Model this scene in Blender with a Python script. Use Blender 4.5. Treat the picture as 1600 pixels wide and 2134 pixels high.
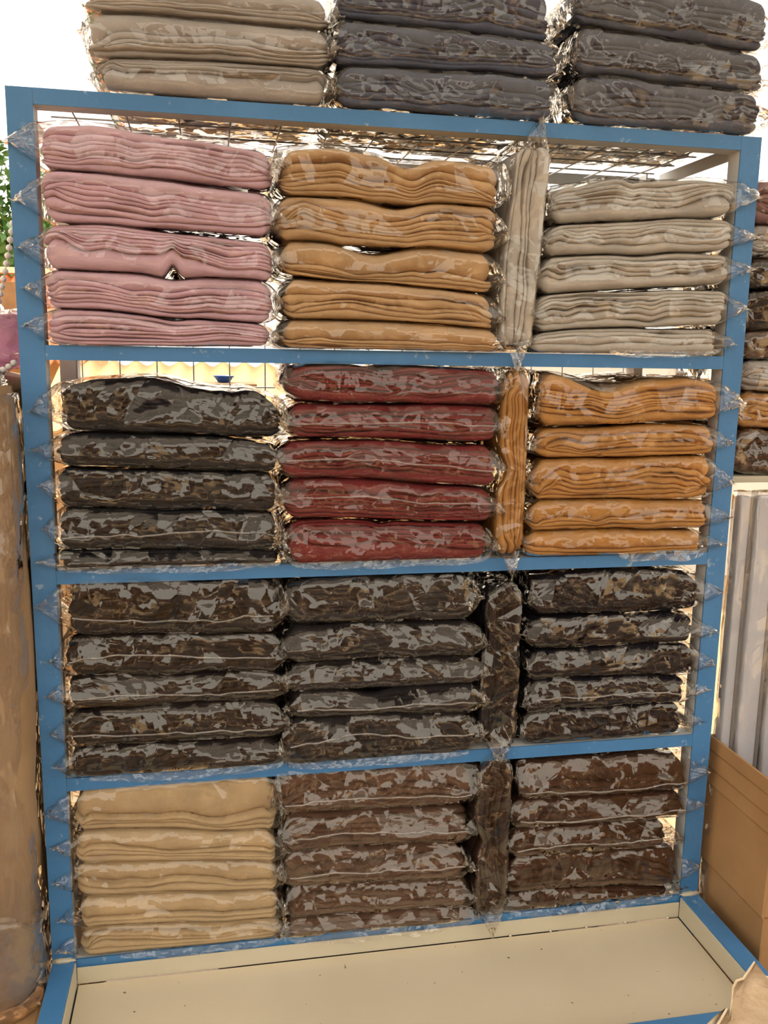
import bpy, bmesh, math, random
import numpy as np
from mathutils import Matrix, Vector, noise

for _o in list(bpy.data.objects):
    bpy.data.objects.remove(_o)
SC = bpy.context.scene
COL = SC.collection

# ------------------------------------------------------------------ camera
cam_d = bpy.data.cameras.new('camera')
cam = bpy.data.objects.new('camera', cam_d)
COL.objects.link(cam)
SC.camera = cam
_yaw, _pitch, _roll = 0.193966, -0.176731, 0.016631
_fwd = Vector((math.sin(_yaw) * math.cos(_pitch), math.cos(_yaw) * math.cos(_pitch), math.sin(_pitch)))
_rt = Vector((math.cos(_yaw), -math.sin(_yaw), 0))
_up = _rt.cross(_fwd)
_r2 = _rt * math.cos(_roll) + _up * math.sin(_roll)
_u2 = _up * math.cos(_roll) - _rt * math.sin(_roll)
_m = Matrix((_r2, _u2, -_fwd)).transposed().to_4x4()
_m.translation = Vector((0.348207, -1.806542, 1.890071))
cam.matrix_world = _m
cam_d.sensor_fit = 'VERTICAL'
cam_d.sensor_height = 36.0
cam_d.lens = 1865.157 / 2134.0 * 36.0
cam_d.clip_start = 0.02

# ------------------------------------------------------------------ sky, sun, exposure
SC.view_settings.view_transform = 'Standard'
SC.view_settings.look = 'None'
SC.view_settings.exposure = 0.1
SC.view_settings.gamma = 1.0
SC.view_settings.use_curve_mapping = False
W = bpy.data.worlds.new('overcast_sky')
SC.world = W
W.use_nodes = True
_nt = W.node_tree
_bg = _nt.nodes['Background']
_bg.inputs['Color'].default_value = (1.0, 0.945, 0.865, 1)
_bg.inputs['Strength'].default_value = 2.0

_sd = bpy.data.lights.new('sun', 'SUN')
_sd.energy = 6.0
_sd.angle = math.radians(3)
_sd.color = (1.0, 0.96, 0.90)
sun = bpy.data.objects.new('sun', _sd)
COL.objects.link(sun)
sun.rotation_euler = Vector((-0.35, 0.5, 1.0)).to_track_quat('Z', 'Y').to_euler()

SC.cycles.max_bounces = 5
SC.cycles.diffuse_bounces = 3
SC.cycles.glossy_bounces = 2
SC.cycles.transparent_max_bounces = 16
SC.cycles.use_adaptive_sampling = True
SC.cycles.adaptive_threshold = 0.1
SC.cycles.adaptive_min_samples = 12
SC.cycles.caustics_reflective = False
SC.cycles.caustics_refractive = False
SC.cycles.sample_clamp_indirect = 6.0


# ------------------------------------------------------------------ materials
def lin(c):
    return tuple(((v / 255) / 12.92 if v / 255 <= 0.04045 else ((v / 255 + 0.055) / 1.055) ** 2.4) for v in c) + (1.0,)


def new_mat(name):
    m = bpy.data.materials.new(name)
    m.use_nodes = True
    nt = m.node_tree
    nt.nodes.clear()
    out = nt.nodes.new('ShaderNodeOutputMaterial')
    return m, nt, out


def N(nt, typ, **kw):
    n = nt.nodes.new(typ)
    for k, v in kw.items():
        if k.startswith('_'):
            setattr(n, k[1:], v)
        else:
            n.inputs[k.replace('__', ' ')].default_value = v
    return n


def coords(nt, rand=True):
    tc = N(nt, 'ShaderNodeTexCoord')
    if not rand:
        return tc.outputs['Object']
    oi = N(nt, 'ShaderNodeObjectInfo')
    mu = N(nt, 'ShaderNodeMath', _operation='MULTIPLY')
    mu.inputs[1].default_value = 37.0
    nt.links.new(oi.outputs['Random'], mu.inputs[0])
    ad = N(nt, 'ShaderNodeVectorMath', _operation='ADD')
    nt.links.new(tc.outputs['Object'], ad.inputs[0])
    nt.links.new(mu.outputs[0], ad.inputs[1])
    return ad.outputs[0]


def ramp(nt, fac, stops):
    r = N(nt, 'ShaderNodeValToRGB')
    e = r.color_ramp.elements
    while len(e) < len(stops):
        e.new(0.5)
    for i, (p, c) in enumerate(stops):
        e[i].position = p
        e[i].color = c
    nt.links.new(fac, r.inputs['Fac'])
    return r.outputs['Color']


def simple_mat(name, c1, c2=None, rough=0.6, scale=8.0, metal=0.0, bump=0.0, bscale=60.0, spec=0.5, chips=None, trans=0.0):
    m, nt, out = new_mat(name)
    b = N(nt, 'ShaderNodeBsdfPrincipled', Roughness=rough, Metallic=metal)
    b.inputs['Specular IOR Level'].default_value = spec
    co = coords(nt)
    nz = N(nt, 'ShaderNodeTexNoise', Scale=scale, Detail=6.0, Roughness=0.6)
    nt.links.new(co, nz.inputs['Vector'])
    col = ramp(nt, nz.outputs['Fac'], [(0.3, lin(c1)), (0.7, lin(c2 or c1))])
    if chips:
        ccol, csc, cth = chips
        n2 = N(nt, 'ShaderNodeTexNoise', Scale=csc, Detail=8.0, Roughness=0.72)
        nt.links.new(co, n2.inputs['Vector'])
        f = ramp(nt, n2.outputs['Fac'], [(cth, (0, 0, 0, 1)), (cth + 0.05, (1, 1, 1, 1))])
        mx = N(nt, 'ShaderNodeMixRGB')
        mx.inputs['Color2'].default_value = lin(ccol)
        nt.links.new(f, mx.inputs['Fac'])
        nt.links.new(col, mx.inputs['Color1'])
        col = mx.outputs['Color']
    nt.links.new(col, b.inputs['Base Color'])
    if bump:
        n3 = N(nt, 'ShaderNodeTexNoise', Scale=bscale, Detail=4.0)
        nt.links.new(co, n3.inputs['Vector'])
        bp = N(nt, 'ShaderNodeBump', Strength=bump, Distance=0.004)
        nt.links.new(n3.outputs['Fac'], bp.inputs['Height'])
        nt.links.new(bp.outputs['Normal'], b.inputs['Normal'])
    if trans:
        b.inputs['Transmission Weight'].default_value = trans
    nt.links.new(b.outputs['BSDF'], out.inputs['Surface'])
    return m


def fabric_mat(name, c):
    m, nt, out = new_mat(name)
    b = N(nt, 'ShaderNodeBsdfPrincipled', Roughness=0.85)
    b.inputs['Specular IOR Level'].default_value = 0.15
    b.inputs['Sheen Weight'].default_value = 0.25 if sum(c) > 300 else 0.08
    b.inputs['Sheen Roughness'].default_value = 0.5
    b.inputs['Sheen Tint'].default_value = lin(c)
    co = coords(nt)
    nz = N(nt, 'ShaderNodeTexNoise', Scale=14.0, Detail=5.0)
    nt.links.new(co, nz.inputs['Vector'])
    dk = tuple(v * 0.93 for v in c)
    lt = tuple(min(255, v * 1.05) for v in c)
    nt.links.new(ramp(nt, nz.outputs['Fac'], [(0.3, lin(dk)), (0.7, lin(lt))]), b.inputs['Base Color'])
    n3 = N(nt, 'ShaderNodeTexNoise', Scale=420.0, Detail=2.0)
    nt.links.new(co, n3.inputs['Vector'])
    n4 = N(nt, 'ShaderNodeTexNoise', Scale=38.0, Detail=3.0)
    nt.links.new(co, n4.inputs['Vector'])
    b1 = N(nt, 'ShaderNodeBump', Strength=0.35, Distance=0.0012)
    nt.links.new(n3.outputs['Fac'], b1.inputs['Height'])
    b2 = N(nt, 'ShaderNodeBump', Strength=0.5, Distance=0.006)
    nt.links.new(n4.outputs['Fac'], b2.inputs['Height'])
    nt.links.new(b1.outputs['Normal'], b2.inputs['Normal'])
    nt.links.new(b2.outputs['Normal'], b.inputs['Normal'])
    nt.links.new(b.outputs['BSDF'], out.inputs['Surface'])
    return m


def film_mat(name, bump=1.0, haze=0.05, gloss=1.0, tint=(1, 1, 1), cell=1.0, rough=0.05):
    """clear crinkled polypropylene film: thin, so what is behind it shows straight through"""
    m, nt, out = new_mat(name)
    co = coords(nt)
    # slight warp so that the plates are not perfectly straight-edged
    dn = N(nt, 'ShaderNodeTexNoise', Scale=7.0, Detail=1.0)
    nt.links.new(co, dn.inputs['Vector'])
    vm = N(nt, 'ShaderNodeVectorMath', _operation='MULTIPLY_ADD')
    nt.links.new(dn.outputs['Color'], vm.inputs[0])
    vm.inputs[1].default_value = (0.012, 0.012, 0.012)
    nt.links.new(co, vm.inputs[2])

    def plates(vec, sc, slope, prev):
        """tilted flat plates, one per cell"""
        vo = N(nt, 'ShaderNodeTexVoronoi', Scale=sc)
        nt.links.new(vec, vo.inputs['Vector'])
        df = N(nt, 'ShaderNodeVectorMath', _operation='SUBTRACT')
        nt.links.new(vec, df.inputs[0])
        nt.links.new(vo.outputs['Position'], df.inputs[1])
        cc = N(nt, 'ShaderNodeVectorMath', _operation='SUBTRACT')
        nt.links.new(vo.outputs['Color'], cc.inputs[0])
        cc.inputs[1].default_value = (0.5, 0.5, 0.5)
        dt = N(nt, 'ShaderNodeVectorMath', _operation='DOT_PRODUCT')
        nt.links.new(df.outputs[0], dt.inputs[0])
        nt.links.new(cc.outputs[0], dt.inputs[1])
        bp = N(nt, 'ShaderNodeBump', Strength=1.0, Distance=2.0 * slope)
        nt.links.new(dt.outputs['Value'], bp.inputs['Height'])
        if prev:
            nt.links.new(prev, bp.inputs['Normal'])
        return bp.outputs['Normal'], vo.outputs['Color']

    prev, big = plates(vm.outputs[0], 12.0 * cell, 0.20 * bump, None)
    # long thin pleats fanning in a direction of their own on each large plate
    sx = N(nt, 'ShaderNodeSeparateColor')
    nt.links.new(big, sx.inputs[0])
    an = N(nt, 'ShaderNodeMath', _operation='MULTIPLY')
    an.inputs[1].default_value = 2.2
    a0 = N(nt, 'ShaderNodeMath', _operation='SUBTRACT')
    a0.inputs[1].default_value = 0.5
    nt.links.new(sx.outputs[0], a0.inputs[0])
    nt.links.new(a0.outputs[0], an.inputs[0])
    for sc, st, sl in ((34.0 * cell, (1.0, 1.0, 0.27), 0.27), (80.0 * cell, (1.0, 1.0, 0.25), 0.12)):
        vr = N(nt, 'ShaderNodeVectorRotate', _rotation_type='Y_AXIS')
        nt.links.new(vm.outputs[0], vr.inputs['Vector'])
        nt.links.new(an.outputs[0], vr.inputs['Angle'])
        mp = N(nt, 'ShaderNodeVectorMath', _operation='MULTIPLY')
        mp.inputs[1].default_value = st
        nt.links.new(vr.outputs[0], mp.inputs[0])
        prev, _ = plates(mp.outputs[0], sc, sl * bump, prev)
    fr = N(nt, 'ShaderNodeFresnel', IOR=1.5)
    nt.links.new(prev, fr.inputs['Normal'])
    ge = N(nt, 'ShaderNodeNewGeometry')          # a film has the same index on both sides
    ir = N(nt, 'ShaderNodeMapRange')
    ir.inputs['To Min'].default_value = 1.5
    ir.inputs['To Max'].default_value = 1 / 1.5
    nt.links.new(ge.outputs['Backfacing'], ir.inputs['Value'])
    nt.links.new(ir.outputs[0], fr.inputs['IOR'])
    mu = N(nt, 'ShaderNodeMath', _operation='MULTIPLY')
    mu.use_clamp = True
    mu.inputs[1].default_value = 1.9 * gloss
    nt.links.new(fr.outputs[0], mu.inputs[0])
    tr = N(nt, 'ShaderNodeBsdfTransparent')
    tr.inputs['Color'].default_value = (0.97 * tint[0], 0.97 * tint[1], 0.97 * tint[2], 1)
    df = N(nt, 'ShaderNodeBsdfTranslucent', Color=(0.9, 0.9, 0.9, 1))
    di = N(nt, 'ShaderNodeBsdfDiffuse', Color=(0.9, 0.9, 0.9, 1))
    mh = N(nt, 'ShaderNodeMixShader', Fac=0.5)
    nt.links.new(df.outputs[0], mh.inputs[1])
    nt.links.new(di.outputs[0], mh.inputs[2])
    m1 = N(nt, 'ShaderNodeMixShader', Fac=haze)
    nt.links.new(tr.outputs[0], m1.inputs[1])
    nt.links.new(mh.outputs[0], m1.inputs[2])
    gl = N(nt, 'ShaderNodeBsdfGlossy', Roughness=rough, Color=(1.0, 0.93, 0.82, 1))  # warm tone of the reflections is put into the gloss colour
    nt.links.new(prev, gl.inputs['Normal'])
    m2 = N(nt, 'ShaderNodeMixShader')
    nt.links.new(mu.outputs[0], m2.inputs['Fac'])
    nt.links.new(m1.outputs[0], m2.inputs[1])
    nt.links.new(gl.outputs[0], m2.inputs[2])
    nt.links.new(m2.outputs[0], out.inputs['Surface'])
    return m


# ------------------------------------------------------------------ object helpers
def tag(o, label=None, cat=None, group=None, kind=None):
    if label: o['label'] = label
    if cat: o['category'] = cat
    if group: o['group'] = group
    if kind: o['kind'] = kind
    return o


def empty(name, loc=(0, 0, 0)):
    o = bpy.data.objects.new(name, None)
    o.empty_display_size = 0.05
    o.location = loc
    COL.objects.link(o)
    return o


def link(name, me, mats, parent=None, smooth=False):
    o = bpy.data.objects.new(name, me)
    COL.objects.link(o)
    if not me.materials:
        for m in (mats if isinstance(mats, (list, tuple)) else [mats]):
            me.materials.append(m)
    if parent:
        o.parent = parent
    if smooth:
        me.polygons.foreach_set('use_smooth', [True] * len(me.polygons))
    return o


def np_mesh(name, verts, quads):
    me = bpy.data.meshes.new(name)
    v = np.ascontiguousarray(verts, dtype=np.float32).reshape(-1)
    q = np.ascontiguousarray(quads, dtype=np.int32)
    k = q.shape[1]
    me.vertices.add(len(v) // 3)
    me.vertices.foreach_set('co', v)
    me.loops.add(q.size)
    me.loops.foreach_set('vertex_index', q.reshape(-1))
    me.polygons.add(len(q))
    me.polygons.foreach_set('loop_start', np.arange(0, q.size, k, dtype=np.int32))
    me.update(calc_edges=True)
    me.validate()
    return me


def grid_quads(R, C, wrap=False, off=0):
    r = np.arange(R - 1)[:, None]
    c = np.arange(C if wrap else C - 1)[None, :]
    c2 = (c + 1) % C
    q = np.stack([r * C + c, r * C + c2, (r + 1) * C + c2, (r + 1) * C + c], -1)
    return q.reshape(-1, 4) + off


def bm_mesh(name, bm):
    me = bpy.data.meshes.new(name)
    bm.normal_update()
    bm.to_mesh(me)
    bm.free()
    return me


def add_box(bm, lo, hi, mi=0, bevel=0.0):
    x0, y0, z0 = lo
    x1, y1, z1 = hi
    vs = [bm.verts.new(p) for p in ((x0, y0, z0), (x1, y0, z0), (x1, y1, z0), (x0, y1, z0), (x0, y0, z1), (x1, y0, z1), (x1, y1, z1), (x0, y1, z1))]
    fs = [bm.faces.new([vs[i] for i in f]) for f in ((3, 2, 1, 0), (4, 5, 6, 7), (0, 1, 5, 4), (1, 2, 6, 5), (2, 3, 7, 6), (3, 0, 4, 7))]
    for f in fs:
        f.material_index = mi
    if bevel:
        es = list({e for f in fs for e in f.edges})
        bmesh.ops.bevel(bm, geom=es, offset=bevel, segments=2, affect='EDGES', profile=0.5)
    return fs


def box_obj(name, lo, hi, mat, parent=None, bevel=0.002):
    bm = bmesh.new()
    add_box(bm, lo, hi, 0, bevel)
    return link(name, bm_mesh(name, bm), mat, parent)


def tube_mesh(name, pts, r, seg=8):
    pts = [Vector(p) for p in pts]
    rs = list(r) if isinstance(r, (list, tuple)) else [r] * len(pts)
    d0, d1 = (pts[0] - pts[1]).normalized(), (pts[-1] - pts[-2]).normalized()
    pts = [pts[0] + d0 * 1e-4] + pts + [pts[-1] + d1 * 1e-4]
    r = [rs[0] * 0.02] + rs + [rs[-1] * 0.02]
    n = len(pts)
    V = []
    up = Vector((0.13, 0.21, 1)).normalized()
    for i, p in enumerate(pts):
        t = (pts[min(i + 1, n - 1)] - pts[max(i - 1, 0)]).normalized()
        a = t.cross(up)
        if a.length < 1e-3:
            a = t.cross(Vector((1, 0, 0)))
        a.normalize()
        b = t.cross(a)
        rr = r[i] if isinstance(r, (list, tuple)) else r
        for k in range(seg):
            th = 2 * math.pi * k / seg
            V.append(p + a * (rr * math.cos(th)) + b * (rr * math.sin(th)))
    q = grid_quads(n, seg, True)
    return np_mesh(name, np.array([list(v) for v in V]), q)


# ------------------------------------------------------------------ numeric noise
def hsh(i, seed):
    x = np.sin(np.asarray(i, dtype=np.float64) * 12.9898 + seed * 78.233) * 43758.5453
    return x - np.floor(x)


def n1(x, seed):
    x = np.asarray(x, dtype=np.float64)
    i = np.floor(x)
    f = x - i
    f = f * f * (3 - 2 * f)
    return (hsh(i, seed) * (1 - f) + hsh(i + 1, seed) * f) * 2 - 1


def n2(x, y, seed):
    j = np.floor(y)
    f = y - j
    f = f * f * (3 - 2 * f)
    i = np.floor(x)
    g = x - i
    g = g * g * (3 - 2 * g)
    h = lambda a, b: hsh(a + 57.31 * b, seed)
    return ((h(i, j) * (1 - g) + h(i + 1, j) * g) * (1 - f) + (h(i, j + 1) * (1 - g) + h(i + 1, j + 1) * g) * f) * 2 - 1


def crinkle(u, v, seed, tilt=1.0):
    """crumpled film: upper envelope of tilted plates, continuous with sharp creases; u, v in cells"""
    iu, iv = np.floor(u), np.floor(v)
    best = np.full(u.shape, -1e9)
    for du in (-1, 0, 1):
        for dv in (-1, 0, 1):
            a, b = iu + du, iv + dv
            k = a * 1.37 + b * 71.9
            cu = a + hsh(k, seed + 1)
            cv = b + hsh(k, seed + 2)
            gu = (hsh(k, seed + 3) - 0.5) * 2 * tilt
            gv = (hsh(k, seed + 4) - 0.5) * 2 * tilt
            h = hsh(k, seed + 5) * 0.5
            d1, d2 = u - cu, v - cv
            best = np.maximum(best, h + gu * d1 + gv * d2 - 1.0 * (d1 * d1 + d2 * d2))
    return best


def sstep(a, b, x):
    t = np.clip((x - a) / (b - a), 0, 1)
    return t * t * (3 - 2 * t)


# ------------------------------------------------------------------ wrapped fabric packages
class Prof:
    """top and bottom outline of one folded package, in metres along x"""

    def __init__(s, x0, x1, ztl, ztr, zbl, zbr, seed, dips=(), bulge=0.004, below=None, D=0.40, slope=0.0, f0=0.4, notch=()):
        s.slope, s.f0, s.notch = slope, f0, notch
        s.x0, s.x1, s.t, s.b, s.seed, s.dips, s.bulge, s.below, s.D = x0, x1, (ztl, ztr), (zbl, zbr), seed, dips, bulge, below, D
        s.hm = (ztl + ztr - zbl - zbr) / 2

    def u(s, X):
        return np.clip((np.asarray(X) - s.x0) / (s.x1 - s.x0), -0.1, 1.1)

    def droop(s, X):
        d = np.minimum(np.asarray(X) - s.x0, s.x1 - np.asarray(X))
        t = np.clip(d / 0.035, 0, 1)
        return 1 - np.sqrt(np.clip(1 - (1 - t) ** 2, 0, 1))

    def top(s, X):
        u = s.u(X)
        z = s.t[0] * (1 - u) + s.t[1] * u + s.bulge * np.sin(np.pi * np.clip(u, 0, 1)) + 0.0035 * n1(u * 4.3 + 3, s.seed)
        for c, a, w in s.dips:
            z = z + a * np.exp(-((u - c) / w) ** 2)
        z = z - 0.22 * s.hm * s.droop(X)
        return np.maximum(z, s.bot(X) + 0.012)

    def bot(s, X):
        u = s.u(X)
        z = s.b[0] * (1 - u) + s.b[1] * u + 0.002 * n1(u * 3.7 + 9, s.seed + 1)
        z = z + 0.16 * s.hm * s.droop(X)
        for c, a, w in s.notch:
            z = z + a * np.exp(-np.abs((u - c) / w) ** 1.5)
        if s.below is not None:
            z = np.maximum(z, s.below.top(np.clip(X, s.below.x0 + 0.02, s.below.x1 - 0.02)) + 0.0045)
        return z

    def lean(s, X, y, z):
        """how far the upper part of the front slopes back"""
        if not s.slope:
            return 0.0 * z
        zb, zt = s.bot(X), s.top(X)
        fr = np.clip((z - zb) / np.maximum(zt - zb, 1e-3), 0, 1.1)
        f = s.f0 + 0.10 * n1(s.u(X) * 5, s.seed + 17) + 0.08 * n1(s.u(X) * 17, s.seed + 18)
        k = s.slope * (0.85 + 0.35 * n1(s.u(X) * 6, s.seed + 19)) * np.clip((fr - f) / (1 - s.f0), 0, 1)
        return k * np.clip(1 - y / 0.10, 0, 1)


def contour(x0, x1, D, r, nf):
    P = []
    for x in np.linspace(x0 + r, x1 - r, nf):
        P.append((x, 0, 0, -1, 1.0))
    for k in range(1, 6):
        a = k / 6 * math.pi / 2
        P.append((x1 - r + r * math.sin(a), r - r * math.cos(a), math.sin(a), -math.cos(a), 0.9))
    for y in np.linspace(r, D - r, 6):
        P.append((x1, y, 1, 0, 0.9))
    for x in np.linspace(x1 - r, x0 + r, 8):
        P.append((x, D, 0, 1, 0.6))
    for y in np.linspace(D - r, r, 6):
        P.append((x0, y, -1, 0, 0.9))
    for k in range(1, 6):
        a = (1 - k / 6) * math.pi / 2
        P.append((x0 + r - r * math.sin(a), r - r * math.cos(a), -math.sin(a), -math.cos(a), 0.9))
    return np.array(P).T


def fabric_mesh(p, wts, seed, buckles=(), endfold=(1, 1), wr=1.0, r=0.026):
    rnd = random.Random(seed)
    n = len(wts)
    nf = int((p.x1 - p.x0) / 0.0052)
    cx, cy, nx, ny, cap = contour(p.x0, p.x1, p.D, r, nf)
    C = len(cx)
    fr = (ny < -0.3) * 1.0
    zt, zb = p.top(cx), p.bot(cx)
    L = p.x1 - p.x0
    xx = cx - p.x0
    thin = [i for i, w in enumerate(wts) if w <= 1.3]
    w = []
    tap = []
    for k in range(n):
        wk = wts[k] * np.exp(0.5 * n1(xx * 8 + k * 5.1, seed + k) + 0.14 * n1(xx * 26 + k, seed + 31 + k))
        tk = np.ones(C)
        if k in thin and len(thin) > 2:
            g = thin.index(k)
            d = min(g, len(thin) - 1 - g)
            if d > 0:
                for side in (0, 1):
                    if endfold[side]:
                        xe = 0.004 + 0.011 * d + 0.02 * rnd.random()
                        q = (xx if side == 0 else L - xx) - xe
                        tk = tk * np.sqrt(np.clip(q / 0.022, 0.0004, 1))
        tap.append(tk)
        w.append(wk * tk)
    w = np.array(w)
    cum = np.vstack([np.zeros(C), np.cumsum(w, 0)])
    frac = cum / cum[-1]
    for (bu, ba, bw) in buckles:
        env = np.exp(-((xx / L - bu) / bw) ** 2)
        frac = frac + ba * env[None, :] * np.sin(np.pi * frac) * (0.6 + 0.4 * np.sin(frac * 7))
    for _ in range(3):
        bu, bw, ba = rnd.uniform(0.08, 0.92), rnd.uniform(0.05, 0.16), rnd.uniform(-0.13, 0.13)
        tri = np.clip(1 - np.abs(xx / L - bu) / bw, 0, 1)
        tri = tri * tri * (3 - 2 * tri) * 0.5 + tri * 0.5
        frac = frac + ba * tri[None, :] * np.sin(np.pi * frac)
    frac = np.clip(frac, 0, 1)
    frac = np.maximum.accumulate(frac, 0)
    Z = zb + (zt - zb) * frac
    gap = [np.zeros(C)]
    cdep = [np.full(C, 0.006)]
    for k in range(1, n):
        g = np.zeros(C)
        if rnd.random() < 0.6:
            c0, ww = rnd.uniform(0.1, 0.9), rnd.uniform(0.08, 0.28)
            g = rnd.uniform(0.0015, 0.0045) * np.clip(1 - np.abs((xx / L - c0) / ww), 0, 1) ** 0.7
        t2 = np.minimum(tap[k], tap[k - 1]) if (k in thin or k - 1 in thin) else np.ones(C)
        gap.append(g)
        cdep.append((0.007 + 0.011 * (0.5 + 0.5 * n1(xx * 11 + 7 * k, seed + 60 + k)) + 4.5 * g) * np.clip(t2 * 1.2 - 0.1, 0.05, 1))
    gap.append(np.zeros(C))
    cdep.append(np.full(C, 0.006))
    rows = []

    def put(inset, z):
        ins = inset * np.where(cap < 0.95, cap, 1.0)
        ins = np.where(fr > 0, ins, np.minimum(ins, 0.018))
        ins = np.where((fr > 0) & (cap < 0.95), np.minimum(ins, r * 0.93), ins)
        yy = cy - ny * ins
        rows.append(np.stack([cx - nx * ins, yy + p.lean(cx, yy, z), z], -1))

    for k in range(n):
        a = Z[k] + gap[k]
        b = np.maximum(Z[k + 1] - gap[k + 1], a + 0.0003)
        h = b - a
        lip = np.minimum(0.65 * h, 0.016)
        big = wts[k] > 1.3
        off = 0.003 + 0.003 * n1(xx * 6 + 3 * k, seed + 90 + k) + rnd.uniform(-0.002, 0.004)
        if k == 0 or k == n - 1:
            off = off + 0.002
        th = np.linspace(-90, 90, 11 if big else 5)
        put(np.maximum(off + lip + cdep[k], 0.0), a - np.where(k > 0, gap[k], 0) * 0.9)
        for t in th:
            t = math.radians(t)
            z = (a + b) / 2 + h / 2 * math.sin(t)
            wrk = (0.0030 if big else 0.0008) * wr * n2(xx * 13 + 4, z * 24 + xx * 7, seed + 5) + (0.0011 if big else 0.0003) * wr * n2(xx * 40 + z * 25, z * 30 - xx * 22, seed + 8)
            put(np.maximum(off + lip * (1 - math.cos(t)) + wrk * math.cos(t), 0.0), z)
    zc = (p.x0 + p.x1) / 2
    last = rows[-1]
    for s in (0.06, 0.2, 0.5, 0.97):
        q = last.copy()
        q[:, 0] = zc + (q[:, 0] - zc) * (1 - s * (0.9 if s > 0.9 else 0.25))
        q[:, 1] = p.D / 2 + (q[:, 1] - p.D / 2) * (1 - s)
        q[:, 2] = p.top(q[:, 0]) + (0.0042 + 0.0015 * n2(q[:, 0] * 14, q[:, 1] * 14, seed)) * (s > 0.1) - 0.0005
        rows.append(q)
    first = rows[0]
    bot = []
    for s in (0.97, 0.3):
        q = first.copy()
        q[:, 1] = p.D / 2 + (q[:, 1] - p.D / 2) * (1 - s)
        q[:, 2] = p.bot(q[:, 0]) + 0.0005
        bot.append(q)
    rows = bot + rows
    V = np.concatenate(rows)
    return V, grid_quads(len(rows), C, True)


def bag_section(yf, yb, zb, zt, rf, nfront=15, ntop=9):
    """closed loop (y, z, ny, nz) around one cross section, starting at the front bottom"""
    P = []
    h = zt - zb
    r = min(rf, h * 0.42, (yb - yf) * 0.4)
    for z in np.linspace(zb + r, zt - r, nfront):
        P.append((yf, z, -1, 0))
    for k in range(1, 4):
        a = k / 4 * math.pi / 2
        P.append((yf + r - r * math.cos(a), zt - r + r * math.sin(a), -math.cos(a), math.sin(a)))
    for y in yf + r + (yb - yf - 2 * r) * np.linspace(0, 1, ntop) ** 1.8:
        P.append((y, zt, 0, 1))
    for k in range(1, 3):
        a = k / 3 * math.pi / 2
        P.append((yb - r + r * math.sin(a), zt - r + r * math.cos(a), math.sin(a), math.cos(a)))
    P.append((yb, zt - r, 1, 0))
    P.append((yb, zb + r, 1, 0))
    for k in range(1, 3):
        a = k / 3 * math.pi / 2
        P.append((yb - r + r * math.cos(a), zb + r - r * math.sin(a), math.cos(a), -math.sin(a)))
    for y in (yb - r - (yb - yf - 2 * r) * (1 - np.linspace(1, 0, 5) ** 1.6)):
        P.append((y, zb, 0, -1))
    for k in range(1, 3):
        a = (1 - k / 3) * math.pi / 2
        P.append((yf + r - r * math.cos(a), zb + r - r * math.sin(a), -math.cos(a), -math.sin(a)))
    return np.array(P)


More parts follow.
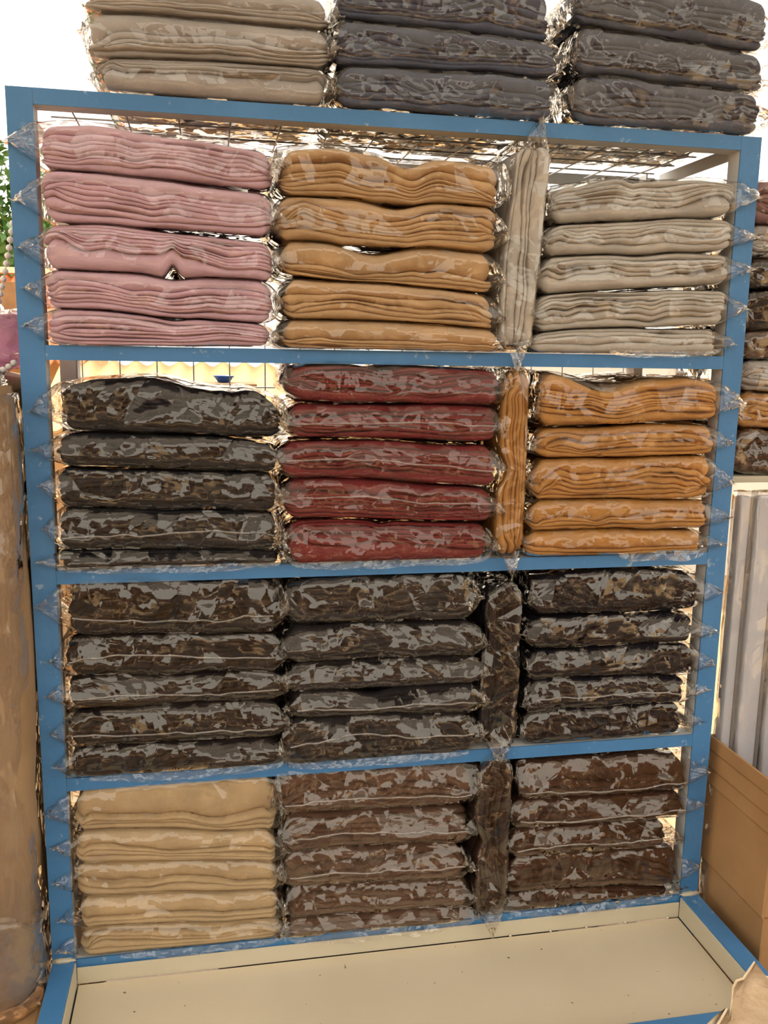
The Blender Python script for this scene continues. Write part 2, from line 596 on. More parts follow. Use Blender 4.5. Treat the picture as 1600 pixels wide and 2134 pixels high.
def bag_meshes(p, seed, amp=0.004, loose=0.0, clear=0.003, ext=(0.045, 0.045), tips=(0.4, 0.4), tilt=1.0, drape=False):
    rnd = random.Random(seed + 999)
    L = p.x1 - p.x0
    nst = int(L / 0.0058)
    X = np.linspace(p.x0 - 0.003, p.x1 + 0.003, nst)
    zt, zb = p.top(X), p.bot(X)
    # the film spans small hollows of the cloth instead of following them
    zt2 = zt.copy()
    for _ in range(3):
        k = 7
        pad = np.pad(zt2, k, mode='edge')
        sm = np.convolve(pad, np.ones(2 * k + 1) / (2 * k + 1), 'valid')
        zt2 = np.maximum(zt, sm)
    if not loose:
        zt2 = zt
    secs, nrm = [], []
    for i in range(nst):
        S = bag_section(-clear, p.D + clear, zb[i] - clear * 0.8, zt2[i] + clear + loose * (0.6 + 0.4 * math.sin(X[i] * 17 + seed)), 0.02)
        secs.append(S[:, :2])
        nrm.append(S[:, 2:])
    secs, nrm = np.array(secs), np.array(nrm)
    M = secs.shape[1]
    ds = np.sqrt((np.diff(secs, axis=1) ** 2).sum(-1))
    arc = np.concatenate([np.zeros((nst, 1)), np.cumsum(ds, 1)], 1)
    XX = np.repeat(X[:, None], M, 1)
    sk = 0.5 * n1(XX * 3, seed + 11)
    c1 = crinkle(XX / 0.036 + 0.6 * arc / 0.036 * sk, arc / 0.030 + 0.3 * n1(XX * 14, seed), seed, tilt)
    c2 = crinkle(XX / 0.015 + 0.5 * arc / 0.015, arc / 0.017, seed + 40, tilt)
    d = amp * np.clip(0.45 + 0.75 * c1 + 0.28 * c2, -0.2, 2.2)
    facing = np.clip(-nrm[:, :, 0], 0, 1)
    up = np.clip(nrm[:, :, 1], 0, 1)
    d = d * (0.15 + 0.85 * facing) + up * (d * (0.6 if loose else 0.1))
    Y = secs[:, :, 0] + nrm[:, :, 0] * d
    Zz = secs[:, :, 1] + nrm[:, :, 1] * d
    Y = Y + p.lean(XX, Y, Zz)
    body = np.stack([XX, Y, Zz], -1)
    out = [(body.reshape(-1, 3), grid_quads(nst, M, True))]
    ends = []
    for side in (0, 1):
        ring = body[0] if side == 0 else body[-1]
        sg = -1 if side == 0 else 1
        e = ext[side]
        zmin, zmax = ring[:, 2].min(), ring[:, 2].max()
        ztip = zmin + (zmax - zmin) * tips[side]
        yt = rnd.uniform(-0.008, 0.004)
        rows = []
        ns = 9
        for j in range(ns):
            s = j / (ns - 1)
            q = ring.copy()
            kz = (1 - s) ** 0.85 * 0.97 + 0.03
            ky = 1 - 0.93 * s ** 0.7
            if drape and side == 0:              # the loose end folds forward over the shelf edge
                ky = 1 - 0.985 * min(1, s * 4) ** 0.5
            q[:, 0] = ring[:, 0] + sg * e * (s ** 0.9 if not (drape and side == 0) else max(0, s - 0.24) / 0.76) * (0.85 + 0.3 * hsh(np.arange(M) // 4, seed + side))
            q[:, 2] = ztip + (ring[:, 2] - ztip) * kz
            q[:, 1] = yt + (ring[:, 1] - yt) * ky
            wv = crinkle(arcn := np.linspace(0, 9, M) + s * 2, np.full(M, s * 4.0 + 3), seed + 70 + side, 1.2)
            if 0 < j < ns - 1:
                q[:, 2] += 0.005 * wv * s ** 0.5
                q[:, 1] -= 0.006 * np.abs(wv)
                q[:, 0] += sg * 0.004 * (wv - 0.3) * s
            rows.append(q)
        # crimped fin at the tip
        q = rows[-1].copy()
        q[:, 0] += sg * rnd.uniform(0.003, 0.010)
        q[:, 2] = ztip + (q[:, 2] - ztip) * 2.2 + 0.002 * n1(np.linspace(0, 8, M), seed)
        rows.append(q)
        ends.append((np.concatenate(rows), grid_quads(len(rows), M, True)))
    return out[0], ends


def seam_mesh(p, seed, amp, f0=0.45):
    X = np.linspace(p.x0 + 0.012, p.x1 - 0.01, 60)
    u = np.linspace(0, 1, 60)
    zc = p.bot(X) + (p.top(X) - p.bot(X)) * (f0 + 0.10 * n1(u * 3, seed) + 0.03 * n1(u * 14, seed + 1))
    yo = -0.0035 - amp * (1.0 + 0.5 * n1(u * 20, seed + 2))
    rows = [np.stack([X, yo + dy, zc + dz], -1) for dy, dz in ((0.0012, -0.0022), (-0.0012, -0.0008), (-0.0016, 0.0006), (0.0010, 0.0020))]
    return np.concatenate(rows), grid_quads(4, 60, False)


def skirt_mesh(p, seed, amp, u0, u1, drop):
    """slack film hanging below the front edge"""
    n = max(24, int((u1 - u0) * (p.x1 - p.x0) / 0.006))
    u = np.linspace(u0, u1, n)
    X = p.x0 + u * (p.x1 - p.x0)
    w = np.sin(np.pi * (u - u0) / (u1 - u0)) ** 0.6
    zb = p.bot(X)
    rows = []
    for j in range(7):
        s = j / 6
        dd = drop * w * (0.8 + 0.3 * n1(u * 9, seed))
        c = crinkle(X / 0.022 + s * 1.3, np.full(n, s * 2.0), seed + 5, 1.4)
        rows.append(np.stack([X, -0.004 - amp * (0.5 + 0.5 * np.clip(c, -0.5, 1.5)) * (0.4 + s), zb + 0.006 * (1 - s) - dd * s], -1))
    return np.concatenate(rows), grid_quads(7, n, False)


def package(label, group, p, y, wts, fmat, film, seam_mat, seed, amp=0.004, loose=0.0, ext=(0.045, 0.045), tips=(0.4, 0.4), buckles=(),
            endfold=(1, 1), seam=None, wr=1.0, mat=None, tilt=1.0, skirt=None, drape=False):
    """Empty at the base of the package > folded_fabric, plastic_bag (> bag_end, bag_end, bag_seam)"""
    base = np.array([(p.x0 + p.x1) / 2, 0.0, min(p.b)])
    root = empty('fabric_package', (base[0], y, base[2]) if mat is None else (0, 0, 0))
    if mat is not None:
        root.matrix_world = mat
    tag(root, label, 'fabric package', group)
    V, Q = fabric_mesh(p, wts, seed, buckles, endfold, wr)
    link('folded_fabric', np_mesh('folded_fabric', V - base, Q), fmat, root, True)
    (bv, bq), ends = bag_meshes(p, seed, amp, loose, 0.002, ext, tips, tilt, drape)
    bag = link('plastic_bag', np_mesh('plastic_bag', bv - base, bq), film, root, True)
    for i, (ev, eq) in enumerate(ends):
        if ext[i] > 0:
            link('bag_end', np_mesh('bag_end', ev - base, eq), FILM_END, bag, True)
    if skirt:
        sv, sq = skirt_mesh(p, seed, amp, *skirt)
        link('bag_hem', np_mesh('bag_hem', sv - base, sq), FILM_END, bag, True)
    if seam:
        sv, sq = seam_mesh(p, seed, amp, seam)
        link('bag_seam', np_mesh('bag_seam', sv - base, sq), seam_mat, bag, True)
    return root


# ------------------------------------------------------------------ materials in use
BLUE = simple_mat('blue_paint', (80, 138, 190), (68, 126, 178), rough=0.42, scale=5, bump=0.25, bscale=45, chips=((150, 176, 198), 22, 0.615))
GREY = simple_mat('grey_primer', (216, 214, 208), (202, 200, 194), rough=0.55, scale=9, bump=0.2, chips=((120, 115, 108), 30, 0.7))
WHITE = simple_mat('white_paint', (216, 206, 180), (206, 196, 170), rough=0.5, scale=4, chips=((120, 110, 90), 60, 0.76))
WIRE = simple_mat('galvanised_wire', (186, 186, 184), (160, 160, 160), rough=0.4, metal=0.2, scale=40)
CARD = simple_mat('cardboard', (186, 144, 98), (170, 128, 84), rough=0.85, scale=6, bump=0.3, bscale=30, spec=0.2)
CARD_IN = simple_mat('torn_cardboard', (252, 232, 200), (236, 212, 174), rough=0.9, scale=22, bump=0.5, bscale=90, spec=0.2)
PAPER = simple_mat('brown_wrapping', (172, 142, 106), (142, 114, 82), rough=0.7, scale=3, bump=0.5, bscale=14, spec=0.3)
FLOOR = simple_mat('floor_cement', (112, 90, 70), (96, 78, 60), rough=0.7, scale=3, bump=0.2)
GROUND = simple_mat('ground_earth', (190, 160, 120), (172, 142, 104), rough=0.95, scale=1.5, bump=0.3, bscale=8)
RAIL = simple_mat('white_rail', (226, 228, 232), (214, 216, 222), rough=0.3, scale=6)
RAIL_D = simple_mat('grey_rail_edge', (150, 146, 140), (132, 128, 122), rough=0.35, scale=6)

FILM = film_mat('clear_film', 1.2, 0.006, 1.1)
FILM_MID = film_mat('clear_film_light', 1.0, 0.008, 0.85)
FILM_SOFT = film_mat('clear_film_soft', 0.7, 0.015, 0.9)
FILM_END = film_mat('crumpled_film', 1.6, 0.03, 1.3, cell=2.2)
SEAM = film_mat('film_weld', 0.6, 0.22, 1.6)

FCOL = dict(
    A=(180, 175, 168), B=(84, 93, 112), C=(90, 96, 110), P=(216, 180, 192), T=(200, 164, 118), G=(194, 189, 178),
    D=(33, 34, 38), R=(122, 48, 48), M=(194, 140, 76), K=(33, 26, 25), S=(44, 40, 41), N=(23, 19, 27),
    C4=(196, 168, 126), W=(98, 72, 56), E=(72, 45, 30), V3=(28, 23, 27), V4=(62, 43, 33))
FM = {k: fabric_mat('fabric_' + n, FCOL[k]) for k, n in dict(
    A='taupe', B='slate', C='graphite', P='pink', T='tan', G='beige', D='charcoal', R='burgundy', M='mustard', K='espresso', S='grey',
    N='black', C4='cream', W='brown', E='chocolate', V3='jet', V4='umber').items()}

# ------------------------------------------------------------------ ground and floor
bm = bmesh.new()
add_box(bm, (-3.0, -6.0, -0.10), (5.0, 1.2, 0.0))
tag(link('floor', bm_mesh('floor', bm), FLOOR), kind='structure')
# unseen canvas awning added overhead to shape the light and the film's reflections
CANVAS, nt, out = new_mat('added_canvas')         # thin cloth: daylight from above glows through it
b = N(nt, 'ShaderNodeBsdfDiffuse', Color=lin((196, 194, 188)))
b2 = N(nt, 'ShaderNodeBsdfTranslucent', Color=lin((186, 184, 180)))
mh = N(nt, 'ShaderNodeMixShader', Fac=0.35)
nt.links.new(b.outputs[0], mh.inputs[1])
nt.links.new(b2.outputs[0], mh.inputs[2])
nt.links.new(mh.outputs[0], out.inputs['Surface'])
bm = bmesh.new()
bmesh.ops.create_grid(bm, x_segments=40, y_segments=20, size=1.0)
for v in bm.verts:
    v.co = Vector((1.0 + 5.0 * v.co.x, -0.65 + 1.5 * v.co.y, 3.32 - 0.05 * math.cos(v.co.x * 15.7) - 0.03 * v.co.y ** 2))
tag(link('added_awning', bm_mesh('added_awning', bm), CANVAS), kind='structure')
bm = bmesh.new()
add_box(bm, (-60, -60, -0.30), (60, 60, -0.12))
tag(link('ground', bm_mesh('ground', bm), GROUND), kind='structure')

# ------------------------------------------------------------------ the rack
RW, RD, T = 1.5, 0.47, 0.046
Z_TOP, Z_S1, Z_S2, Z_S3, Z_S4 = 2.348, 1.893, 1.455, 1.015, 0.600
rack = tag(empty('display_rack', (0, 0, 0)), 'blue steel display rack with wire shelves and white tray at its base', 'rack')


def angle_post(name, x0, sx, y0, sy, z0, z1, front, side):
    """L-section: a face plate seen from the front and a grey flange running back"""
    bm = bmesh.new()
    t = 0.004
    xa, xb = (x0, x0 + T) if sx > 0 else (x0 - T, x0)
    ya, yb = (y0, y0 + t) if sy > 0 else (y0 - t, y0)
    add_box(bm, (xa, ya, z0), (xb, yb, z1), 0)
    xi = (xb - t, xb) if sx > 0 else (xa, xa + t)
    yc = (y0 + t, y0 + T) if sy > 0 else (y0 - T, y0 - t)
    add_box(bm, (xi[0], yc[0], z0), (xi[1], yc[1], z1), 1)
    return link(name, bm_mesh(name, bm), [front, side], rack)


angle_post('front_post', 0, 1, 0, 1, 0.0, Z_TOP, BLUE, GREY)
angle_post('front_post', RW, -1, 0, 1, 0.0, Z_TOP, BLUE, GREY)
angle_post('rear_post', 0, 1, RD, -1, 0.0, Z_TOP, GREY, GREY)
angle_post('rear_post', RW, -1, RD, -1, 0.0, Z_TOP, GREY, GREY)


def shelf_beam(z, flange_top, h=0.028, x0=T + 0.0005, x1=RW - T - 0.0005):
    bm = bmesh.new()
    add_box(bm, (x0, 0.0, z - h), (x1, 0.004, z), 0)
    zf = z - 0.004 if flange_top else z - h
    add_box(bm, (x0, 0.004, zf), (x1, T, zf + 0.004), 1)
    link('shelf_beam', bm_mesh('shelf_beam', bm), [BLUE, GREY], rack)
    bm = bmesh.new()
    add_box(bm, (x0, RD - 0.004, z - h), (x1, RD, z), 0)
    add_box(bm, (x0, RD - T, zf), (x1, RD - 0.004, zf + 0.004), 0)
    link('rear_beam', bm_mesh('rear_beam', bm), GREY, rack)
    for xs in (0.006, RW - 0.010):
        box_obj('side_beam', (xs, T, z - h), (xs + 0.004, RD - T, z), GREY, rack, 0)


def wire_panel(name, xs, ys, zc, x0, x1, y0, y1, vertical=False):
    """welded mesh: every wire is its own piece"""
    pan = box_obj(name, (x0, y0, zc - 0.0025), (x1, y0 + 0.005, zc + 0.0025), WIRE, rack, 0) if not vertical else \
        box_obj(name, (x0, y0 - 0.0025, y1), (x1, y0 + 0.0025, y1 + 0.005), WIRE, rack, 0)
    if not vertical:
        ml = tube_mesh('wire', [(0, y0, 0), (0, (y0 + y1) / 2, -0.004), (0, y1, 0)], 0.0018, 6)
        for x in xs:
            o = link('wire', ml, WIRE, pan, True)
            o.location = (x, 0, zc - 0.002)
        mc = tube_mesh('wire', [(x0, 0, 0), (x1, 0, 0)], 0.0018, 6)
        for y in ys:
            o = link('wire', mc, WIRE, pan, True)
            o.location = (0, y, zc + 0.0016)
    else:
        ml = tube_mesh('wire', [(0, 0, zc), (0, 0, y1)], 0.0018, 6)
        for x in xs:
            o = link('wire', ml, WIRE, pan, True)
            o.location = (x, y0, 0)
        mc = tube_mesh('wire', [(x0, 0, 0), (x1, 0, 0)], 0.0018, 6)
        for z in ys:
            o = link('wire', mc, WIRE, pan, True)
            o.location = (0, y0 + 0.0035, z)
    return pan


# top: a deeper beam whose flange sits at its lower edge
bm = bmesh.new()
add_box(bm, (T + 0.0005, 0.0, Z_TOP - 0.028), (RW - T - 0.0005, 0.004, Z_TOP), 0)
add_box(bm, (T + 0.0005, 0.004, Z_TOP - 0.028), (RW - T - 0.0005, T, Z_TOP - 0.024), 1)
link('top_beam', bm_mesh('top_beam', bm), [BLUE, GREY], rack)
bm = bmesh.new()
add_box(bm, (T + 0.0005, RD - 0.004, Z_TOP - 0.028), (RW - T - 0.0005, RD, Z_TOP), 0)
link('rear_beam', bm_mesh('rear_beam', bm), GREY, rack)
for xs in (0.006, RW - 0.010):
    box_obj('side_beam', (xs, T, Z_TOP - 0.028), (xs + 0.004, RD - T, Z_TOP), GREY, rack, 0)
wx = [0.10 + 0.1 * i for i in range(14)]
wy = [0.075, 0.175, 0.275, 0.375]
wire_panel('wire_deck', wx, wy, Z_TOP - 0.010, 0.05, RW - 0.05, 0.012, RD - 0.012)
for z in (Z_S1, Z_S2, Z_S3):
    shelf_beam(z, True)
    wire_panel('wire_deck', wx, wy, z - 0.008, 0.05, RW - 0.05, 0.012, RD - 0.012)
shelf_beam(Z_S4, True, 0.05)
wire_panel('wire_deck', wx, wy, Z_S4 - 0.008, 0.05, RW - 0.05, 0.012, RD - 0.012)
wire_panel('back_mesh', [0.05 + 0.0875 * i for i in range(17)], [0.66 + 0.0875 * i for i in range(19)], Z_TOP - 0.03, 0.03, RW - 0.03, RD + 0.008, 0.62, True)

# the tray at the foot
TY = -0.418
box_obj('tray_rail', (0.0, TY, 0.553), (T, -0.0005, Z_S4), BLUE, rack)
box_obj('tray_rail', (RW - T, TY, 0.553), (RW, -0.0005, Z_S4), BLUE, rack)
box_obj('tray_front', (T, TY, 0.553), (RW - T, TY + 0.043, Z_S4), BLUE, rack)
box_obj('tray_lip', (T, TY + 0.0435, 0.545), (T + 0.003, -0.0065, Z_S4 - 0.003), WHITE, rack, 0.0008)
box_obj('tray_lip', (RW - T - 0.003, TY + 0.0435, 0.545), (RW - T, -0.0065, Z_S4 - 0.003), WHITE, rack, 0.0008)
box_obj('tray_lip', (T + 0.0035, TY + 0.0435, 0.545), (RW - T - 0.0035, TY + 0.0465, Z_S4 - 0.003), WHITE, rack, 0.0008)
box_obj('tray_lip', (T + 0.0035, -0.006, 0.545), (RW - T - 0.0035, -0.003, 0.5835), WHITE, rack, 0.0008)
for x in (0.0, RW - T):
    box_obj('tray_leg', (x, TY, 0.0), (x + T, TY + 0.043, 0.553), BLUE, rack)
for x in (T / 2, RW - T / 2):                     # rough white filler where post and rail meet
    bm = bmesh.new()
    bmesh.ops.create_icosphere(bm, subdivisions=3, radius=1.0)
    for v in bm.verts:
        k = 1 + 0.35 * noise.noise(v.co * 2.6 + Vector((x * 9, 0, 0)))
        v.co = Vector((v.co.x * 0.0245 * k, v.co.y * 0.007 * k, v.co.z * 0.006 * k))
    o = link('filler_bead', bm_mesh('filler_bead', bm), WHITE, rack, True)
    o.location = (x, -0.004, Z_S4 + 0.003)
bm = bmesh.new()
bmesh.ops.create_uvsphere(bm, u_segments=8, v_segments=6, radius=0.0035)
rv = bm_mesh('rivet', bm)
for x in (1.02, 1.12, 1.21, 1.31, 1.42):
    o = link('rivet', rv, WHITE, rack, True)
    o.location = (x, -0.008, 0.5475)
# tray floor with specks of dirt and two dried drip rings
m, nt, out = new_mat('tray_floor_paint')
b = N(nt, 'ShaderNodeBsdfPrincipled', Roughness=0.38)
co = coords(nt, False)
n_a = N(nt, 'ShaderNodeTexNoise', Scale=3.0, Detail=4.0)
nt.links.new(co, n_a.inputs['Vector'])
c = ramp(nt, n_a.outputs['Fac'], [(0.3, lin((226, 211, 182))), (0.7, lin((216, 201, 171)))])
n_b = N(nt, 'ShaderNodeTexNoise', Scale=70.0, Detail=3.0)
nt.links.new(co, n_b.inputs['Vector'])
f = ramp(nt, n_b.outputs['Fac'], [(0.735, (0, 0, 0, 1)), (0.75, (1, 1, 1, 1))])
mx = N(nt, 'ShaderNodeMixRGB')
mx.inputs['Color2'].default_value = lin((110, 92, 66))
nt.links.new(f, mx.inputs['Fac'])
nt.links.new(c, mx.inputs['Color1'])
c = mx.outputs['Color']
for (px, py, pr) in ((0.905, -0.335, 0.026), (0.915, -0.292, 0.018)):
    sb = N(nt, 'ShaderNodeVectorMath', _operation='SUBTRACT')
    nt.links.new(co, sb.inputs[0])
    sb.inputs[1].default_value = (px, py, 0.545)
    ln = N(nt, 'ShaderNodeVectorMath', _operation='LENGTH')
    nt.links.new(sb.outputs[0], ln.inputs[0])
    dv = N(nt, 'ShaderNodeMath', _operation='DIVIDE')
    nt.links.new(ln.outputs['Value'], dv.inputs[0])
    dv.inputs[1].default_value = pr
    f = ramp(nt, dv.outputs[0], [(0.0, (0.15, 0.15, 0.15, 1)), (0.86, (0.15, 0.15, 0.15, 1)), (0.94, (0.6, 0.6, 0.6, 1)), (1.0, (0, 0, 0, 1))])
    mx = N(nt, 'ShaderNodeMixRGB')
    mx.inputs['Color2'].default_value = lin((168, 148, 112))
    nt.links.new(f, mx.inputs['Fac'])
    nt.links.new(c, mx.inputs['Color1'])
    c = mx.outputs['Color']
nt.links.new(c, b.inputs['Base Color'])
nt.links.new(b.outputs[0], out.inputs['Surface'])
box_obj('tray_floor', (T + 0.0065, TY + 0.0495, 0.541), (RW - T - 0.0065, -0.0095, 0.545), m, rack, 0)
box_obj('joint_shade_sheet', (T + 0.0035, TY + 0.0465, 0.534), (RW - T - 0.0035, -0.006, 0.5375), simple_mat('joint_shade', (60, 52, 42), rough=0.9), rack, 0)  # dark sheet painting shade into the joint gaps round the floor

# ------------------------------------------------------------------ the stacks: (x0, x1, z top left, z top right, z bottom left, z bottom right), bottom first
STK = {
'A':[
 (0.163,0.583,2.400,2.411,2.324,2.345),
 (0.144,0.586,2.481,2.483,2.403,2.418),
 (0.141,0.586,2.526,2.537,2.486,2.485),
],
'B':[
 (0.598,1.037,2.422,2.427,2.347,2.349),
 (0.593,1.043,2.503,2.494,2.425,2.435),
 (0.593,1.025,2.582,2.588,2.510,2.497),
],
'C':[
 (1.073,1.493,2.440,2.432,2.356,2.354),
 (1.076,1.494,2.532,2.506,2.442,2.435),
 (1.067,1.493,2.609,2.606,2.534,2.513),
],
'P':[
 (0.049,0.471,1.958,1.936,1.895,1.897),
 (0.039,0.475,2.029,2.018,1.962,1.940),
 (0.041,0.477,2.109,2.090,2.028,2.018),
 (0.039,0.477,2.203,2.182,2.120,2.106),
 (0.037,0.478,2.277,2.258,2.211,2.192),
],
'T':[
 (0.486,0.939,1.951,1.938,1.893,1.886),
 (0.490,0.923,2.026,2.008,1.955,1.936),
 (0.484,0.920,2.097,2.088,2.036,2.011),
 (0.479,0.926,2.176,2.175,2.099,2.092),
 (0.485,0.929,2.262,2.258,2.183,2.172),
],
'G':[
 (1.005,1.432,1.933,1.951,1.891,1.896),
 (1.012,1.455,2.007,2.031,1.938,1.961),
 (1.019,1.459,2.082,2.107,2.013,2.048),
 (1.031,1.462,2.150,2.176,2.084,2.117),
 (1.036,1.474,2.215,2.249,2.153,2.188),
],
'D':[
 (0.046,0.486,1.497,1.480,1.457,1.443),
 (0.043,0.482,1.577,1.560,1.501,1.483),
 (0.051,0.482,1.657,1.643,1.586,1.567),
 (0.056,0.483,1.728,1.706,1.666,1.648),
 (0.070,0.491,1.816,1.778,1.735,1.719),
],
'R':[
 (0.501,0.931,1.549,1.530,1.463,1.433),
 (0.494,0.938,1.637,1.608,1.559,1.540),
 (0.485,0.941,1.711,1.694,1.643,1.618),
 (0.502,0.942,1.787,1.778,1.722,1.712),
 (0.504,0.943,1.857,1.851,1.795,1.784),
],
'M':[
 (1.014,1.436,1.513,1.508,1.465,1.460),
 (1.021,1.455,1.578,1.576,1.513,1.514),
 (1.022,1.452,1.665,1.672,1.580,1.584),
 (1.028,1.463,1.737,1.740,1.673,1.681),
 (1.030,1.488,1.854,1.824,1.742,1.759),
],
'K':[
 (0.052,0.490,1.080,1.072,1.028,1.013),
 (0.051,0.490,1.162,1.158,1.083,1.080),
 (0.051,0.491,1.233,1.219,1.169,1.166),
 (0.053,0.485,1.319,1.303,1.239,1.226),
 (0.063,0.481,1.427,1.419,1.326,1.312),
],
'S':[
 (0.492,0.919,1.115,1.105,1.039,1.023),
 (0.507,0.923,1.174,1.171,1.120,1.109),
 (0.503,0.925,1.238,1.233,1.178,1.178),
 (0.493,0.918,1.322,1.314,1.247,1.238),
 (0.503,0.897,1.419,1.413,1.330,1.326),
],
'N':[
 (1.038,1.429,1.090,1.093,1.037,1.034),
 (1.041,1.431,1.167,1.161,1.088,1.097),
 (1.038,1.447,1.237,1.234,1.174,1.164),
 (1.035,1.442,1.314,1.310,1.247,1.243),
 (1.041,1.445,1.408,1.397,1.324,1.323),
],
'C4':[
 (0.055,0.489,0.671,0.645,0.607,0.593),
 (0.056,0.483,0.742,0.716,0.673,0.644),
 (0.052,0.483,0.826,0.785,0.750,0.721),
 (0.047,0.479,0.896,0.856,0.834,0.783),
 (0.055,0.479,0.988,0.981,0.901,0.858),
],
'W':[
 (0.501,0.924,0.646,0.624,0.599,0.580),
 (0.502,0.922,0.723,0.700,0.649,0.629),
 (0.491,0.907,0.805,0.792,0.731,0.711),
 (0.492,0.916,0.896,0.878,0.811,0.798),
 (0.480,0.919,0.989,0.973,0.906,0.896),
],
'E':[
 (1.013,1.424,0.649,0.627,0.604,0.585),
 (1.010,1.449,0.737,0.725,0.651,0.626),
 (1.011,1.412,0.811,0.798,0.741,0.726),
 (1.015,1.448,0.879,0.866,0.817,0.809),
 (1.028,1.454,0.969,0.953,0.887,0.878),
],
}
ORD = {3: ('bottom', 'middle', 'top'), 5: ('bottom', 'second from bottom', 'middle', 'second from top', 'top')}
DESC = dict(
    A=('taupe grey', 'left pile on top of the rack', 'taupe fabrics on top of the rack'),
    B=('dark slate', 'centre pile on top of the rack', 'slate fabrics on top of the rack'),
    C=('graphite grey', 'right pile on top of the rack', 'graphite fabrics on top of the rack'),
    P=('dusty pink', 'pink pile on the highest shelf', 'pink fabrics on the highest shelf'),
    T=('golden tan', 'tan pile beside the pink pile', 'tan fabrics on the highest shelf'),
    G=('pale beige', 'beige pile on the highest shelf', 'beige fabrics on the highest shelf'),
    D=('charcoal', 'charcoal pile left of the burgundy pile', 'charcoal fabrics on the second shelf'),
    R=('burgundy', 'burgundy pile', 'burgundy fabrics on the second shelf'),
    M=('mustard yellow', 'mustard pile on the second shelf', 'mustard fabrics on the second shelf'),
    K=('espresso brown', 'leftmost pile on the third shelf', 'espresso fabrics on the third shelf'),
    S=('dark grey', 'centre pile on the third shelf', 'dark grey fabrics on the third shelf'),
    N=('black', 'right pile on the third shelf', 'black fabrics on the third shelf'),
    C4=('cream', 'cream pile above the tray', 'cream fabrics on the lowest shelf'),
    W=('mid brown', 'brown pile beside the cream pile', 'brown fabrics on the lowest shelf'),
    E=('chocolate brown', 'chocolate pile at right above the tray', 'chocolate fabrics on the lowest shelf'))
t_, m_, b_ = 1.0, 1.6, 1.0
# layer thicknesses, bottom to top
LAY = {
    'A': [[5, 1, 1, 1, 1], [1, 1, 1, 1, 4.5], [1, 1, 1, 4]],
    'B': [[2, 1, 1, 1, 3], [1.5, 1, 1, 1, 1, 3], [1.5, 1, 1, 1, 3]],
    'C': [[2, 1, 1, 1, 1, 2.4], [1.5, 1, 1, 1, 1, 3], [1.5, 1, 1, 1, 1, 3]],
    'P': [[1.4, 1, 1, 1, 1, 1.4, 1.8], [1.6, 1, 1, 1, 1, 1.4, 2.6], [4, 1, 1, 1, 1, 1, 1, 1], [1.5, 1.5, 1, 1, 1, 1, 2.4], [1.5, 1, 1, 1, 1, 1, 1.4, 2.6]],
    'T': [[1, 1, 1, 6], [1, 1, 1, 2.2, 3.2], [1, 1, 1, 6], [1.4, 1, 1, 1, 1, 1.6, 3], [1, 1, 1, 1, 1.2, 2.2, 3.4]],
    'G': [[2.4, 1.5, 1, 1], [1.8, 1.5, 1, 1, 1, 1, 1], [3.6, 1, 1, 1, 1], [2.4, 1.4, 1, 1, 1, 1], [4.4, 1.4, 1, 1, 1, 1]],
    'D': [[2.5, 1, 1, 1, 1.6], [1.6, 1, 1, 1, 1, 1, 1], [1.5, 1, 1, 1, 1, 1, 2], [1.4, 1, 1, 1, 2.4], [1.5, 1, 1, 1, 1, 1, 1, 2.2]],
    'R': [[3.6, 1, 1, 1, 1, 1, 1], [1, 1, 1, 1, 1, 1.4, 2.4], [2, 1, 1, 1, 1, 1, 1.5], [1.4, 1, 1, 1, 1, 2], [2, 1, 1.5, 1, 1, 1, 1, 1]],
    'M': [[1, 1, 4.5], [1, 1.2, 1, 4.5], [1, 1, 1, 1, 1, 1, 2.2], [1, 1, 1, 1, 1, 1.6], [2.4, 1.5, 1, 1, 1, 1, 1, 3.4]],
    'K': [[2, 1, 1, 1, 2.4], [1.6, 1, 1, 1, 2], [1.4, 1, 1, 2], [1.8, 1, 1, 1, 2], [1.4, 1, 1, 1, 1, 3]],
    'S': [[1, 1, 1, 1, 1, 2.6], [1, 1, 1, 1, 2], [1, 1, 1, 1, 2], [1, 1, 1, 1, 1, 2], [2, 1, 1, 1, 1, 1, 1]],
    'N': [[1, 1, 1, 2], [1, 1, 1, 1, 2], [1, 1, 1, 2], [1.5, 1, 1, 2], [1, 1, 1, 1, 1, 3]],
    'C4': [[1, 1, 1, 1, 2.2], [1, 1, 4.2], [1.6, 1, 4.5], [1, 1, 1, 4], [1, 1, 1, 6]],
    'W': [[1, 1, 1, 3], [1, 1, 1, 1, 2.6], [1, 1, 1, 1, 2.6], [1, 1, 1, 1, 1, 2.6], [1, 1, 1, 1, 3.6]],
    'E': [[1, 1, 1, 2.4], [1, 1, 1, 1, 2.8], [1, 1, 1, 2.4], [1, 1, 1, 3], [1, 1, 1, 4]]}
